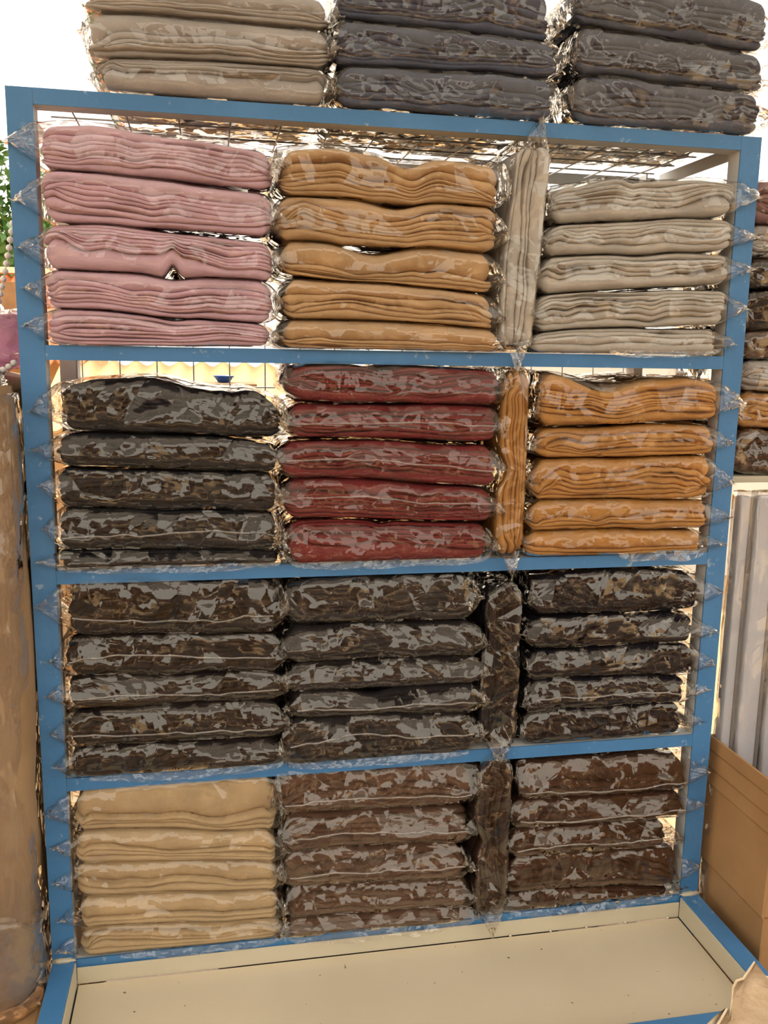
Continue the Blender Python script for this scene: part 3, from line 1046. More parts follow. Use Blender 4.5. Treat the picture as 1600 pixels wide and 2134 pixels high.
DIPS = {('P', 2): [(0.3, 0.006, 0.2)], ('P', 1): [(0.55, -0.008, 0.1)], ('P', 0): [(0.55, -0.006, 0.08)], ('P', 4): [(0.25, 0.012, 0.2)],
        ('T', 4): [(0.56, -0.020, 0.09), (0.2, 0.008, 0.14)], ('T', 3): [(0.52, -0.016, 0.12)], ('T', 2): [(0.42, -0.016, 0.15)],
        ('G', 4): [(0.42, -0.006, 0.04), (0.3, 0.016, 0.14), (0.72, 0.012, 0.2)], ('G', 2): [(0.5, -0.007, 0.12)],
        ('D', 4): [(0.42, 0.02, 0.2), (0.7, -0.006, 0.06), (0.86, 0.014, 0.1)],
        ('R', 4): [(0.44, -0.012, 0.07)], ('R', 0): [(0.45, -0.006, 0.05)], ('M', 4): [(0.36, -0.034, 0.16), (0.8, 0.012, 0.15)],
        ('C', 2): [(0.5, -0.012, 0.08), (0.78, 0.012, 0.14)], ('S', 4): [(0.5, -0.010, 0.06)], ('S', 1): [(0.42, -0.016, 0.12)],
        ('M', 3): [(0.35, -0.006, 0.2)], ('N', 4): [(0.5, 0.008, 0.3)], ('W', 4): [(0.48, -0.012, 0.06)]}
BUCK = {('P', 4): [(0.55, 0.12, 0.1)], ('P', 1): [(0.55, -0.16, 0.1)], ('P', 2): [(0.53, 0.2, 0.06)], ('T', 4): [(0.2, 0.12, 0.14)], ('T', 3): [(0.2, 0.1, 0.2)],
        ('T', 1): [(0.25, 0.16, 0.2)], ('T', 2): [(0.6, 0.1, 0.1)], ('M', 4): [(0.4, -0.1, 0.12), (0.75, 0.12, 0.12)], ('M', 3): [(0.35, -0.1, 0.15)], ('M', 2): [(0.3, -0.12, 0.2)],
        ('G', 4): [(0.5, -0.1, 0.1)], ('G', 2): [(0.35, -0.12, 0.15)], ('G', 3): [(0.1, 0.1, 0.1)]}
FRONT = dict(A=-0.012, B=-0.010, C=-0.012, P=-0.020, T=-0.022, G=-0.018, D=-0.014, R=-0.022, M=-0.016, K=-0.012, S=-0.016, N=-0.004, C4=-0.012, W=-0.014, E=-0.008)
AMP = dict(A=0.003, B=0.006, C=0.0065, P=0.003, T=0.003, G=0.003, D=0.006, R=0.006, M=0.0045, K=0.0065, S=0.0065, N=0.006, C4=0.0045, W=0.0075, E=0.006)
SOFT = set('APTG') | {'C4'}
SEAMED = {('K', 4): 0.3, ('K', 3): 0.45, ('K', 2): 0.4, ('K', 1): 0.35, ('D', 1): 0.4, ('R', 3): 0.5, ('R', 2): 0.5, ('S', 0): 0.55, ('E', 4): 0.25, ('E', 3): 0.28,
          ('E', 2): 0.4, ('W', 3): 0.42, ('W', 2): 0.4, ('W', 4): 0.35, ('N', 1): 0.4, ('R', 1): 0.6, ('S', 1): 0.4}
SLOPE = dict(D=0.012, R=0.012, K=0.014, S=0.019, N=0.013, W=0.024, E=0.018, C4=0.012, M=0.006)
SKIRT = dict(M=(0.5, 1.0, 0.026), R=(0.0, 1.0, 0.013), D=(0.0, 1.0, 0.012), S=(0.0, 0.95, 0.012), K=(0.1, 1.0, 0.012), C4=(0.2, 1.0, 0.012), W=(0.0, 1.0, 0.018), E=(0.0, 1.0, 0.020), G=(0.4, 1.0, 0.012))
BASE = dict(A=Z_TOP - 0.006, B=Z_TOP - 0.006, C=Z_TOP - 0.006, P=Z_S1, T=Z_S1, G=Z_S1, D=Z_S2, R=Z_S2, M=Z_S2, K=Z_S3, S=Z_S3, N=Z_S3, C4=Z_S4, W=Z_S4, E=Z_S4)
seed = 10
for key, rows in STK.items():
    below = None
    colour, where, group = DESC[key]
    rr = random.Random(key)
    for i, (x0, x1, ztl, ztr, zbl, zbr) in enumerate(rows):
        seed += 7
        if i == 0:
            zbl = zbr = max(BASE[key] + 0.004, 0)
            if key == 'A':
                zbl = zbr = Z_TOP + 0.004
        if key in 'PDKC4' and key not in 'C':
            x0 = max(x0, 0.0525)
        if key in ('G', 'M', 'N', 'E'):
            x1 = min(x1, RW - T - 0.006)
        if key in 'ABC':
            zbl, zbr = max(zbl, Z_TOP + 0.004), max(zbr, Z_TOP + 0.004)
        p = Prof(x0, x1, ztl, ztr, zbl, zbr, seed, DIPS.get((key, i), ()), 0.004, below, 0.40, SLOPE.get(key, 0.0), rr.uniform(0.28, 0.5), ((0.55, 0.024, 0.028),) if (key, i) == ('P', 2) else ())
        label = '%s bagged fabric, %s of the %s' % (colour, {'bottom': 'lowest', 'top': 'topmost'}.get(ORD[len(rows)][i], ORD[len(rows)][i]), where)
        top = i == len(rows) - 1
        package(label, group, p, FRONT[key] + rr.uniform(-0.004, 0.003), LAY[key][i], FM[key], FILM_SOFT if key in SOFT else FILM_MID if key in 'RMBC' else FILM, SEAM, seed,
                AMP[key], 0.008 if top and key not in 'ABC' else 0.0,
                (rr.uniform(0.018, 0.05) if key in ('P', 'D', 'K', 'C4') else rr.uniform(0.006, 0.016),
                 rr.uniform(0.03, 0.055) if key in ('G', 'M', 'N', 'E', 'C') else rr.uniform(0.008, 0.02)),
                (rr.uniform(0.15, 0.65), rr.uniform(0.2, 0.6)), BUCK.get((key, i), ()), (rr.random() < 0.8, rr.random() < 0.55), SEAMED.get((key, i)), skirt=SKIRT.get(key) if i == 0 else None)
        below = p

# the four packages standing on end between the piles: x right at the bottom, z base, height, width, lean
for key, mk, fm, lab, xb, z0, hgt, wid, lean, lay, y in (
        ('V1', 'G', FILM_SOFT, 'beige folded fabric, bagged, stood on end beside the tan pile', 1.006, Z_S1 + 0.008, 0.40, 0.070, 0.060, [2.6, 1.3, 1, 2.0, 1], -0.022),
        ('V2', 'M', FILM, 'mustard folded fabric, bagged, stood on end beside the burgundy pile', 1.008, Z_S2 + 0.008, 0.392, 0.058, 0.0, [1, 1, 1, 1, 1, 1, 1.5], -0.014),
        ('V3', 'V3', FILM, 'jet black folded fabric, bagged, stood on end between two dark piles', 1.018, Z_S3 + 0.008, 0.365, 0.085, 0.0, [2.4, 1, 1, 1, 1, 1, 1], -0.006),
        ('V4', 'V4', FILM, 'umber folded fabric, bagged, stood on end beside the chocolate pile', 1.002, Z_S4 + 0.008, 0.385, 0.074, 0.006, [2.2, 1, 1, 1, 1, 1, 1.2], -0.024)):
    seed += 7
    dips = [(0.48, -0.016, 0.08)] if key in ('V2', 'V4') else [(0.4, 0.004, 0.3)]
    p = Prof(0.0, hgt, wid, wid, 0.0, 0.0, seed, dips, 0.002, None, 0.40)
    base = Vector((hgt / 2, 0, 0))
    M = Matrix.Translation((xb, y, z0)) @ Matrix.Rotation(lean, 4, 'Y') @ Matrix.Rotation(-math.pi / 2, 4, 'Y') @ Matrix.Translation(base)
    package(lab, 'fabrics stood on end', p, 0, lay, FM[mk], fm, SEAM, seed, 0.0035 if key == 'V1' else 0.005, 0, (0.040, 0.045 if key == 'V1' else 0.012), (0.4, 0.35),
            [(0.5, 0.1, 0.2)], (1, 1), None, mat=M, drape=True)

# ------------------------------------------------------------------ left of the rack: carton, wrapped bale, pink bundle, bead garland
def wrinkled_box(name, lo, hi, mat, parent, seed, amp=0.012, fx=6.0, fz=4.0, cell=0.03, smooth=True, r=0.03):
    """a rounded upright block with long slack folds on its sides"""
    (x0, y0, z0), (x1, y1, z1) = lo, hi
    P = []
    per = []
    n_x, n_y = max(4, int((x1 - x0) / cell)), max(4, int((y1 - y0) / cell))
    for x in np.linspace(x0 + r, x1 - r, n_x): P.append((x, y0, 0, -1))
    for k in (1, 2, 3):
        a = k / 4 * math.pi / 2
        P.append((x1 - r + r * math.sin(a), y0 + r - r * math.cos(a), math.sin(a), -math.cos(a)))
    for y in np.linspace(y0 + r, y1 - r, n_y): P.append((x1, y, 1, 0))
    for x in np.linspace(x1 - r, x0 + r, n_x): P.append((x, y1, 0, 1))
    for y in np.linspace(y1 - r, y0 + r, n_y): P.append((x0, y, -1, 0))
    P = np.array(P)
    s = np.concatenate([[0], np.cumsum(np.hypot(np.diff(P[:, 0]), np.diff(P[:, 1])))])
    nz = max(6, int((z1 - z0) / cell))
    rows = []
    for j in range(nz + 1):
        z = z0 + (z1 - z0) * j / nz
        zz = np.full_like(s, z)
        d = amp * (crinkle(s * fx + 0.9 * n1(zz * 3, seed) + zz * 1.1, zz * fz + 0.6 * n1(s * 5, seed + 2), seed, 1.6) - 0.4)
        d = d + 0.4 * amp * (crinkle(s * fx * 2.1 - zz * 2.3, zz * fz * 1.7 + s * 2, seed + 33, 1.6) - 0.4)
        rows.append(np.stack([P[:, 0] + P[:, 2] * d, P[:, 1] + P[:, 3] * d, np.full_like(s, z) + 0.3 * amp * n1(s * 9, seed + 9)], -1))
    cx, cy = (x0 + x1) / 2, (y0 + y1) / 2
    for q in (0.3, 0.7, 0.98):
        w = rows[nz].copy()
        w[:, 0] = cx + (w[:, 0] - cx) * (1 - q)
        w[:, 1] = cy + (w[:, 1] - cy) * (1 - q)
        w[:, 2] += amp * (0.5 + n2(w[:, 0] * 20, w[:, 1] * 20, seed))
        rows.append(w)
    w = rows[0].copy()
    w[:, 0] = cx + (w[:, 0] - cx) * 0.02
    w[:, 1] = cy + (w[:, 1] - cy) * 0.02
    rows.insert(0, w)
    return link(name, np_mesh(name, np.concatenate(rows), grid_quads(len(rows), len(s), True)), mat, parent, smooth)


def carton(label, lo, hi, seed, name='carton', group=None, flaps=True, creases=()):
    (x0, y0, z0), (x1, y1, z1) = lo, hi
    root = tag(empty(name, ((x0 + x1) / 2, (y0 + y1) / 2, z0)), label, 'carton', group)
    o = Vector(root.location)
    t = 0.006
    lox, hix = Vector(lo) - o, Vector(hi) - o

    def panel(nm, a, b):
        """corrugated board with pressed creases and a slightly bent face"""
        bm = bmesh.new()
        add_box(bm, a, b, 0, 0.0015)
        geom = bm.verts[:] + bm.edges[:] + bm.faces[:]
        for cz, axis in creases:
            geom = bm.verts[:] + bm.edges[:] + bm.faces[:]
            bmesh.ops.bisect_plane(bm, geom=geom, plane_co=(0, 0, cz - o.z), plane_no=(0, 0, 1))
            geom = bm.verts[:] + bm.edges[:] + bm.faces[:]
            bmesh.ops.bisect_plane(bm, geom=geom, plane_co=(0, 0, cz - o.z + 0.008), plane_no=(0, 0, 1))
            for v in bm.verts:
                if abs(v.co.z - (cz - o.z)) < 1e-4:
                    if b[0] - a[0] < 0.02:
                        v.co.x += 0.004 * (1 if v.co.x < 0 else -1)
                    else:
                        v.co.y += 0.004 * (1 if v.co.y < 0 else -1)
        link(nm, bm_mesh(nm, bm), CARD, root)
    panel('side_panel', (lox.x, lox.y, lox.z), (lox.x + t, hix.y, hix.z))
    panel('side_panel', (hix.x - t, lox.y, lox.z), (hix.x, hix.y, hix.z))
    panel('end_panel', (lox.x + t, lox.y, lox.z), (hix.x - t, lox.y + t, hix.z))
    panel('end_panel', (lox.x + t, hix.y - t, lox.z), (hix.x - t, hix.y, hix.z))
    bm = bmesh.new()
    add_box(bm, (lox.x + t, lox.y + t, lox.z), (hix.x - t, hix.y - t, lox.z + t))
    link('base_panel', bm_mesh('base_panel', bm), CARD, root)
    if flaps:
        bm = bmesh.new()
        add_box(bm, (lox.x + t, lox.y + t, hix.z - t), (hix.x - t, -0.002, hix.z), 0, 0.001)
        link('top_flap', bm_mesh('top_flap', bm), CARD, root)
        bm = bmesh.new()
        add_box(bm, (lox.x + t, 0.002, hix.z - t), (hix.x - t, hix.y - t, hix.z), 0, 0.001)
        link('top_flap', bm_mesh('top_flap', bm), CARD, root)
    return root


carton('plain brown carton under the tall wrapped bale left of the rack', (-0.62, -0.30, 0.0), (-0.008, 0.55, 0.56), 3)
bale = tag(empty('wrapped_bale', (-0.32, 0.2, 0.575)), 'tall bale in wrinkled brown wrapping left of the blue rack', 'bale')
o_ = wrinkled_box('wrapping', (-0.58, -0.12, 0.58), (-0.022, 0.52, 1.815), PAPER, None, 5, 0.016, 11.0, 2.2, 0.016, True, 0.10)
o_.parent = bale
o_.matrix_parent_inverse = Matrix.Translation(-Vector(bale.location))
BFILM = film_mat('packing_film', 0.8, 0.10, 0.8, (0.98, 0.95, 0.9))
o_ = wrinkled_box('packing_film', (-0.60, -0.145, 0.568), (-0.008, 0.54, 0.72), BFILM, None, 15, 0.010, 9.0, 5.0, 0.012, True, 0.10)
o_.parent = bale
o_.matrix_parent_inverse = Matrix.Translation(-Vector(bale.location))

for v in o_.data.vertices:                       # the sleeve's mouth rises in a loose arc at the corner
    k = math.exp(-((v.co.x + 0.055) / 0.035) ** 2) * (1 if v.co.y < 0 else 0)
    v.co.z = 0.568 + (v.co.z - 0.568) * (1 + 0.55 * k)
o_ = wrinkled_box('packing_film', (-0.59, -0.132, 0.60), (-0.014, 0.53, 1.80), BFILM, None, 55, 0.012, 8.0, 2.6, 0.018, True, 0.10)
o_.parent = bale
o_.matrix_parent_inverse = Matrix.Translation(-Vector(bale.location))


def blob(name, c, rad, mat, parent, seed, amp=0.02, f=20.0, nu=48, nv=24, power=0.7):
    """soft crumpled bundle"""
    th = np.linspace(0, 2 * np.pi, nu, endpoint=False)[None, :]
    ph = np.linspace(-np.pi / 2 + 0.02, np.pi / 2 - 0.02, nv)[:, None]
    sp = lambda v: np.sign(v) * np.abs(v) ** power
    x = sp(np.cos(ph)) * sp(np.cos(th)) + 0 * th
    y = sp(np.cos(ph)) * sp(np.sin(th)) + 0 * th
    z = sp(np.sin(ph)) + 0 * th
    d = 1 + amp / min(rad) * (crinkle(th * f / 6 + 0 * ph, ph * f / 5 + 0 * th, seed, 1.3) * 0.9 + 0.1)
    V = np.stack([x * rad[0] * d, y * rad[1] * d, z * rad[2] * d], -1).reshape(-1, 3)
    o = link(name, np_mesh(name, V + (0 if parent is None else 0), grid_quads(nv, nu, True)), mat, parent, True)
    o.location = c
    return o


PINK, nt, out = new_mat('pink_cloth')             # thin cloth that lets the daylight through
c1 = N(nt, 'ShaderNodeBsdfDiffuse', Color=lin((255, 218, 234)))
c2 = N(nt, 'ShaderNodeBsdfTranslucent', Color=lin((255, 210, 230)))
mh = N(nt, 'ShaderNodeMixShader', Fac=0.65)
nt.links.new(c1.outputs[0], mh.inputs[1])
nt.links.new(c2.outputs[0], mh.inputs[2])
nt.links.new(mh.outputs[0], out.inputs['Surface'])
root = tag(empty('pink_bundle', (-0.19, 0.20, 1.835)), 'bright pink bagged fabric bundle lying on the wrapped bale', 'fabric bundle')
blob('bundled_fabric', (0, 0, 0.065), (0.150, 0.14, 0.055), PINK, root, 3, 0.02, 26)
blob('plastic_bag', (0, 0, 0.067), (0.158, 0.148, 0.062), FILM_SOFT, root, 8, 0.022, 30)
root = tag(empty('crumpled_bag', (-0.075, 0.02, 1.80)), 'small crumpled clear plastic bag on the bale edge under the pink bundle', 'plastic bag')
GREYB = simple_mat('smoky_plastic', (120, 116, 112), (92, 90, 88), rough=0.25, scale=12, bump=0.6, bscale=40)
blob('crumpled_film', (0, 0, 0.018), (0.030, 0.05, 0.022), GREYB, root, 21, 0.014, 22, 28, 14)
blob('bag_mouth', (0.010, -0.010, 0.014), (0.026, 0.036, 0.018), FILM, root, 27, 0.014, 22, 28, 14)

BEAD = simple_mat('white_bead', (245, 242, 236), (236, 230, 224), rough=0.25, scale=5)


def garland(label, pts, n, loc):
    root = tag(empty('bead_garland', loc), label, 'bead garland', 'white bead garlands')
    P = [Vector(p) for p in pts]
    seg = [(P[i + 1] - P[i]).length for i in range(len(P) - 1)]
    tot = sum(seg)
    st = link('string', tube_mesh('string', [p - Vector(loc) for p in P], 0.001, 6), BEAD, root, True)
    bm = bmesh.new()
    bmesh.ops.create_uvsphere(bm, u_segments=10, v_segments=7, radius=0.0062)
    me = bm_mesh('bead', bm)
    for k in range(n):
        d = tot * (k + 0.5) / n
        i = 0
        while i < len(seg) - 1 and d > seg[i]:
            d -= seg[i]
            i += 1
        b = link('bead', me, BEAD, root, True)
        b.location = P[i].lerp(P[i + 1], d / seg[i]) - Vector(loc)
    return root


def catenary(a, b, sag, n=14):
    a, b = Vector(a), Vector(b)
    return [a.lerp(b, i / n) - Vector((0, 0, sag * 4 * (i / n) * (1 - i / n))) for i in range(n + 1)]


garland('white bead garland hanging from the left post down to the pink bundle', catenary((-0.004, 0.05, 2.14), (-0.085, 0.15, 1.905), 0.02), 17, (-0.004, 0.05, 2.14))
garland('white bead garland looped along the lower edge of the pink bundle', catenary((-0.12, 0.035, 1.868), (-0.014, 0.04, 1.862), 0.026), 10, (-0.12, 0.035, 1.868))

# ------------------------------------------------------------------ right of the rack: neighbouring shelf with packages, wrapped rails, tall carton
nr = tag(empty('side_shelf', (1.75, 0.3, 0.0)), 'pale shelf carrying the bagged pile right of the blue rack', 'shelf')
box_obj('shelf_board', (-0.19, -0.19, 1.597), (0.50, 0.20, 1.612), WHITE, nr)
for x, y in ((0.46, -0.19), (0.46, 0.18), (-0.17, 0.18)):
    box_obj('shelf_leg', (x, y, 0.0), (x + 0.03, y + 0.02, 1.596), GREY, nr)
RZ = [1.618, 1.728, 1.815, 1.889, 1.957, 2.047, 2.118, 2.194, 2.293]
RC = [('umber', 'E', 'dark brown'), ('gold', 'M', 'gold'), ('taupe', 'A', 'pale grey'), ('brown', 'W', 'brown'), ('black', 'N', 'black with bright glints'), ('slate', 'S', 'smoky grey'),
      ('taupe', 'A', 'taupe'), ('mauve', 'P', 'mauve brown')]
FM['X'] = fabric_mat('fabric_mauve', (150, 112, 112))
below = None
for i in range(8):
    seed += 7
    xl = 1.572 - 0.0015 * i + random.Random(i).uniform(-0.003, 0.004)
    p = Prof(xl, 2.02, RZ[i + 1] - 0.006, RZ[i + 1] - 0.006, RZ[i], RZ[i], seed, (), 0.003, below, 0.34)
    fm = FM['X'] if i == 7 else FM[RC[i][1]]
    pos = ('lowest', 'second from bottom', 'third from bottom', 'fourth from bottom', 'fifth from bottom', 'third from top', 'second from top', 'topmost')[i]
    package('%s bagged fabric, %s of the pile right of the rack' % (RC[i][2], pos), 'bagged fabrics right of the rack', p, 0.115, [2, 1, 1, 1, 1, 2], fm, FILM, SEAM, seed, 0.008, 0,
            (0.012, 0.01), (0.5, 0.5), (), (1, 0), None)
    below = p

carton('tall creased brown carton standing right of the rack beside the tray', (1.532, -0.205, 0.0), (1.98, 0.06, 0.985), 4, flaps=False,
       creases=((0.66, 0), (0.86, 0), (0.90, 0), (0.945, 0)))
RFILM = film_mat('rail_film', 0.5, 0.12, 1.3)


def rail(label, x, y, w, d, z1, edge=True):
    root = tag(empty('curtain_rail', (x, y, 0.008)), label, 'rail', 'wrapped rails in the tall carton')
    bm = bmesh.new()
    add_box(bm, (-w / 2, -d / 2, 0), (w / 2, d / 2, z1), 0, 0.004)
    link('profile', bm_mesh('profile', bm), RAIL, root)
    if edge:
        bm = bmesh.new()
        add_box(bm, (w / 2 + 0.0005, -d / 2 - 0.001, 0), (w / 2 + 0.009, d / 2, z1 - 0.004), 0, 0.002)
        link('edge_strip', bm_mesh('edge_strip', bm), RAIL_D, root)
    o = wrinkled_box('film_sleeve', (-w / 2 - 0.005, -d / 2 - 0.006, 0.01), (w / 2 + 0.0115, d / 2 + 0.005, z1 + 0.01), RFILM, root, int(x * 1000), 0.004, 22, 9, 0.014, True, 0.006)
    return root


rail('narrow white rail in clear film next to the right post', 1.553, 0.035, 0.024, 0.03, 1.57)
rail('wide white rail in clear film, second from the right post', 1.600, 0.02, 0.046, 0.03, 1.572)
rail('white rail in clear film at the right picture edge', 1.665, 0.01, 0.050, 0.03, 1.56)
rail('white rail in clear film behind the wide rail', 1.735, 0.02, 0.050, 0.03, 1.565)

# torn carton in front of the tray
tc = carton('open carton with a torn flap in front of the tray', (0.98, -1.12, 0.0), (1.46, -0.70, 0.80), 6, flaps=False)
tc.name = 'torn_carton'
rn = random.Random(4)
outline = []
nxs = 46
V, Q = [], []
for i in range(nxs):
    u = i / (nxs - 1)
    x = -0.19 + 0.30 * u
    h = 0.05 + 0.155 * sstep(0.06, 0.30, u) * (1 - 0.62 * sstep(0.44, 0.66, u)) + 0.016 * math.sin(u * 47) * (0.3 + u) + 0.03 * rn.uniform(-1, 1) * sstep(0.05, 0.2, u)
    for j in range(9):
        v = j / 8
        z = 0.785 + h * v
        y = 0.195 + 0.03 * v * math.sin(u * 9) - 0.05 * v * v + 0.010 * math.sin(u * 31 + v * 5) * v
        V.append((x + 0.010 * v * math.sin(u * 23 + v * 4), y, z))
V = np.array(V)
Vb = V + np.array([0, 0.005, 0])
Q1 = grid_quads(nxs, 9)
Q2 = Q1[:, ::-1] + len(V)
rim = []
for i in range(nxs - 1):
    a, b2 = i * 9 + 8, (i + 1) * 9 + 8
    rim.append((a, b2, b2 + len(V), a + len(V)))
for j in range(8):
    rim.append((j, j + 1, j + 1 + len(V), j + len(V)))
    e = (nxs - 1) * 9 + j
    rim.append((e + 1, e, e + len(V), e + 1 + len(V)))
fl = link('torn_flap', np_mesh('torn_flap', np.concatenate([V, Vb]), np.concatenate([Q1, Q2, np.array(rim)])), CARD_IN, tc, True)

# ------------------------------------------------------------------ the street behind
TILE = simple_mat('orange_roof', (214, 128, 70), (190, 104, 54), rough=0.8, scale=6, bump=0.2)
TANW = simple_mat('tan_render', (214, 176, 126), (200, 160, 110), rough=0.9, scale=2, bump=0.2)
WHITEW = simple_mat('white_render', (236, 232, 222), (226, 220, 210), rough=0.9, scale=2)
WOOD = simple_mat('weathered_wood', (166, 130, 90), (140, 106, 70), rough=0.9, scale=9)
LEAF = simple_mat('leaf', (92, 130, 52), (62, 100, 34), rough=0.6, scale=2)
BARK = simple_mat('bark', (110, 86, 64), (84, 64, 46), rough=0.95, scale=12, bump=0.6)


def corrugated(name, x0, x1, y0, z0, y1, z1, pitch, mat, parent, amp=0.018):
    nx = int((x1 - x0) / pitch * 6)
    X = np.linspace(x0, x1, nx)
    rows = []
    for s in np.linspace(0, 1, 5):
        rows.append(np.stack([X, np.full(nx, y0 + (y1 - y0) * s), z0 + (z1 - z0) * s + amp * np.sin(2 * np.pi * X / pitch)], -1))
    T0 = np.concatenate(rows)
    T1 = T0 - np.array([0, 0, 0.012])
    Q = grid_quads(5, nx)
    rim = [(i, i + 1, i + 1 + len(T0), i + len(T0)) for i in range(nx - 1)]
    b0 = 4 * nx
    rim += [(b0 + i + 1, b0 + i, b0 + i + len(T0), b0 + i + 1 + len(T0)) for i in range(nx - 1)]
    return link(name, np_mesh(name, np.concatenate([T0, T1]), np.concatenate([Q, Q[:, ::-1] + len(T0), np.array(rim)])), mat, parent, True)


db = tag(empty('added_dark_bale', (0.88, 0.80, 0.005)), 'large dark covered bale added behind the rack to darken its gaps', 'bale')  # bale added to block back light and keep the lower gaps dark
DARKC = simple_mat('dark_tarpaulin', (46, 42, 40), (34, 31, 30), rough=0.6, scale=5, bump=0.4, bscale=20)
o_ = wrinkled_box('cover', (0.36, 0.54, 0.005), (1.40, 1.05, 1.44), DARKC, None, 71, 0.02, 6.0, 3.0, 0.03, True, 0.05)
o_.parent = db
o_.matrix_parent_inverse = Matrix.Translation(-Vector(db.location))
o_ = box_obj('lashing_strap', (0.335, 0.515, 0.70), (1.425, 1.075, 0.74), simple_mat('strap_webbing', (90, 80, 66), rough=0.8), None)
o_.parent = db
o_.matrix_parent_inverse = Matrix.Translation(-Vector(db.location))

# house with orange roof, seen past the left post
h = tag(empty('orange_roofed_house', (-1.9, 5.2, -0.12)), 'far house with orange ribbed roof seen past the left post', 'house')
box_obj('wall', (-1.6, 0.3, 0), (1.25, 2.6, 1.95), TANW, h, 0)
corrugated('roof_sheet', -1.75, 1.4, 0.0, 1.90, 1.5, 2.62, 0.075, TILE, h)
corrugated('roof_sheet', -1.75, 1.4, 2.9, 1.90, 1.5, 2.62, 0.075, TILE, h)
for s in (0.25, 0.5, 0.75):
    o = box_obj('roof_batten', (-1.75, 1.5 * s - 0.02, 1.925 + 0.72 * s), (1.4, 1.5 * s + 0.02, 1.95 + 0.72 * s), CARD_IN, h, 0)
box_obj('ridge_cap', (-1.78, 1.43, 2.63), (1.43, 1.57, 2.68), CARD_IN, h)
box_obj('roof_vent', (0.55, 0.55, 2.10), (0.95, 0.95, 2.50), WOOD, h)
for x in (-1.1, 0.1):
    box_obj('window_shutter', (x, 0.28, 0.8), (x + 0.6, 0.305, 1.5), WOOD, h)

# market shed with a pale ribbed roof behind the second shelf
s_ = tag(empty('market_shed', (0.9, 4.3, -0.12)), 'sunlit tan market shed behind the rack, with ribbed roof', 'shed')
corrugated('roof_sheet', -1.62, 1.5, -0.35, 1.52, 0.9, 1.90, 0.16, TANW, s_, 0.02)
box_obj('wall', (-1.5, 0.3, 0.0), (1.4, 0.9, 1.60), TANW, s_, 0)
for x in (-1.45, -0.5, 0.45, 1.35):
    box_obj('post', (x, -0.25, 0), (x + 0.06, -0.19, 1.52), WOOD, s_, 0)
box_obj('counter', (-1.4, -0.25, 0.75), (1.3, 0.3, 0.82), WOOD, s_, 0)
w_ = tag(empty('white_building', (4.6, 5.6, -0.12)), 'bright white building seen through the gaps at right', 'building')
box_obj('wall', (-2.2, 0, 0), (2.4, 3.0, 1.98), WHITEW, w_, 0)
box_obj('parapet', (-2.25, -0.05, 1.985), (2.45, 0.2, 2.10), WHITEW, w_, 0)
for x in (-1.6, -0.2, 1.2):
    box_obj('window', (x, -0.02, 0.9), (x + 0.7, 0.01, 1.6), simple_mat('window_glass', (120, 134, 140), rough=0.15), w_, 0)
BLUEP = simple_mat('blue_plastic', (40, 96, 190), (34, 84, 176), rough=0.35)
bs = tag(empty('blue_basin', (0.42, 2.6, 1.735)), 'blue plastic basin seen through the gap above the charcoal pile', 'basin')
n_ = 28
prof = [(0.0, 0.0), (0.045, 0.0), (0.07, 0.035), (0.085, 0.05), (0.092, 0.052), (0.08, 0.046), (0.062, 0.034), (0.042, 0.006), (0.0, 0.006)]
V = np.array([[(r_ + 1e-4) * math.cos(2 * math.pi * k / n_), (r_ + 1e-4) * math.sin(2 * math.pi * k / n_), z_] for r_, z_ in prof for k in range(n_)])
link('bowl', np_mesh('bowl', V * 0.6, grid_quads(len(prof), n_, True)), BLUEP, bs, True)
st = tag(empty('wooden_stand', (0.42, 2.6, -0.12)), 'tall wooden stand under the blue basin behind the rack', 'stand')
box_obj('stand_top', (-0.15, -0.15, 1.83), (0.15, 0.15, 1.853), WOOD, st)
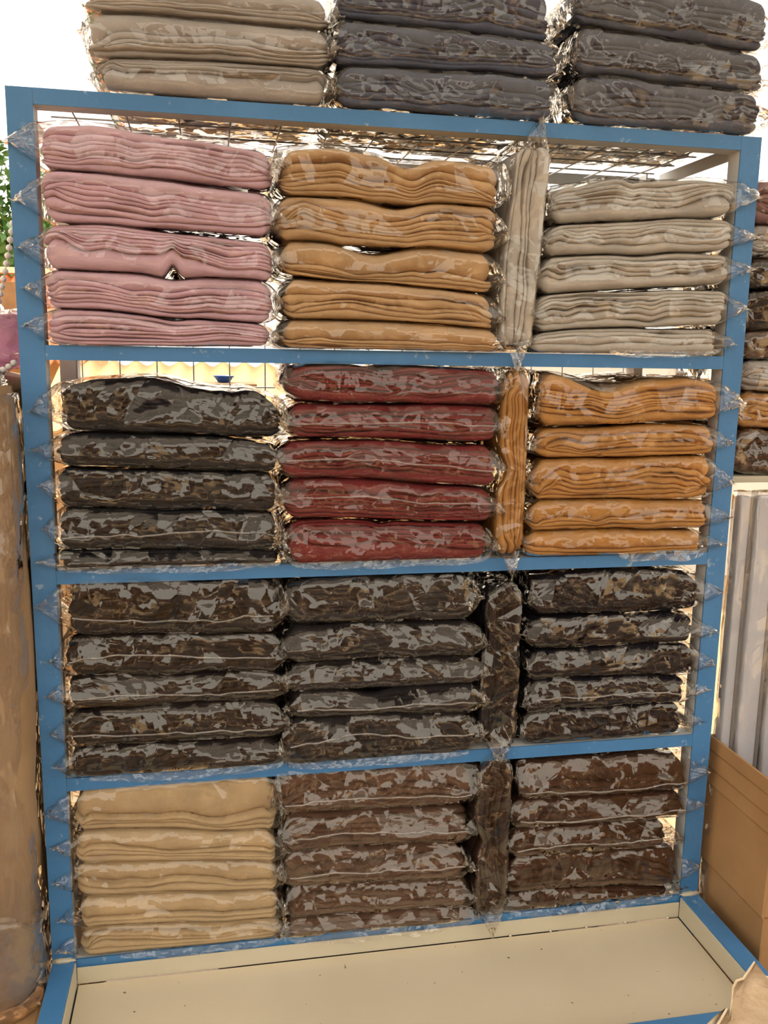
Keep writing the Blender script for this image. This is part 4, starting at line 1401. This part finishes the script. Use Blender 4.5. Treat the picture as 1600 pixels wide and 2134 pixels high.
for sx in (-1, 1):
    for sy in (-1, 1):
        box_obj('stand_leg', (sx * 0.12 - 0.015, sy * 0.12 - 0.015, 0), (sx * 0.12 + 0.015, sy * 0.12 + 0.015, 1.829), WOOD, st, 0)


def tree(label, x, y, h, r, seed):
    root = tag(empty('leafy_tree', (x, y, -0.12)), label, 'tree')
    link('trunk', tube_mesh('trunk', [(0, 0, 0), (0.05, 0, h * 0.3), (-0.04, 0.05, h * 0.6), (0, 0, h * 0.8)], [0.14, 0.11, 0.09, 0.05], 10), BARK, root, True)
    rnp = np.random.RandomState(seed)
    n = 5000
    c = rnp.normal(size=(n, 3))
    c /= np.linalg.norm(c, axis=1)[:, None]
    cl = rnp.normal(size=(26, 3)) * np.array([r * 0.5, r * 0.5, r * 0.36]) + np.array([0, 0, h * 0.78])
    ctr = cl[rnp.randint(0, 26, n)] + c * (r * 0.34) * (rnp.rand(n, 1) ** 0.4)
    a = rnp.normal(size=(n, 3)); a /= np.linalg.norm(a, axis=1)[:, None]
    b2 = np.cross(a, rnp.normal(size=(n, 3))); b2 /= np.linalg.norm(b2, axis=1)[:, None]
    L, Wd = 0.075, 0.035
    V = np.stack([ctr - a * L, ctr + b2 * Wd, ctr + a * L, ctr - b2 * Wd], 1).reshape(-1, 3)
    f = link('foliage', np_mesh('foliage', V, np.arange(4 * n).reshape(-1, 4)), LEAF, root)
    f['kind'] = 'stuff'


# across the street, out of view: house row added for light and reflections
fr = tag(empty('added_facade', (1.0, -11.0, -0.12)), 'long brown house front added behind the camera to shape light and reflections', 'building')
box_obj('wall', (-12, -3, 0), (12, 0, 4.6), simple_mat('brown_render', (124, 98, 74), (108, 84, 62), rough=0.9, scale=2), fr, 0)
for k in range(8):
    box_obj('shop_door', (-10.6 + 2.9 * k, 0.0, 0), (-9.4 + 2.9 * k, 0.04, 2.4), WOOD if k % 2 else BARK, fr, 0)
box_obj('canopy', (-12, 0, 2.9), (12, 1.2, 3.0), WOOD, fr, 0)
tree('green leafy tree behind the orange roofed house at left', -2.5, 10.9, 4.3, 1.5, 2)
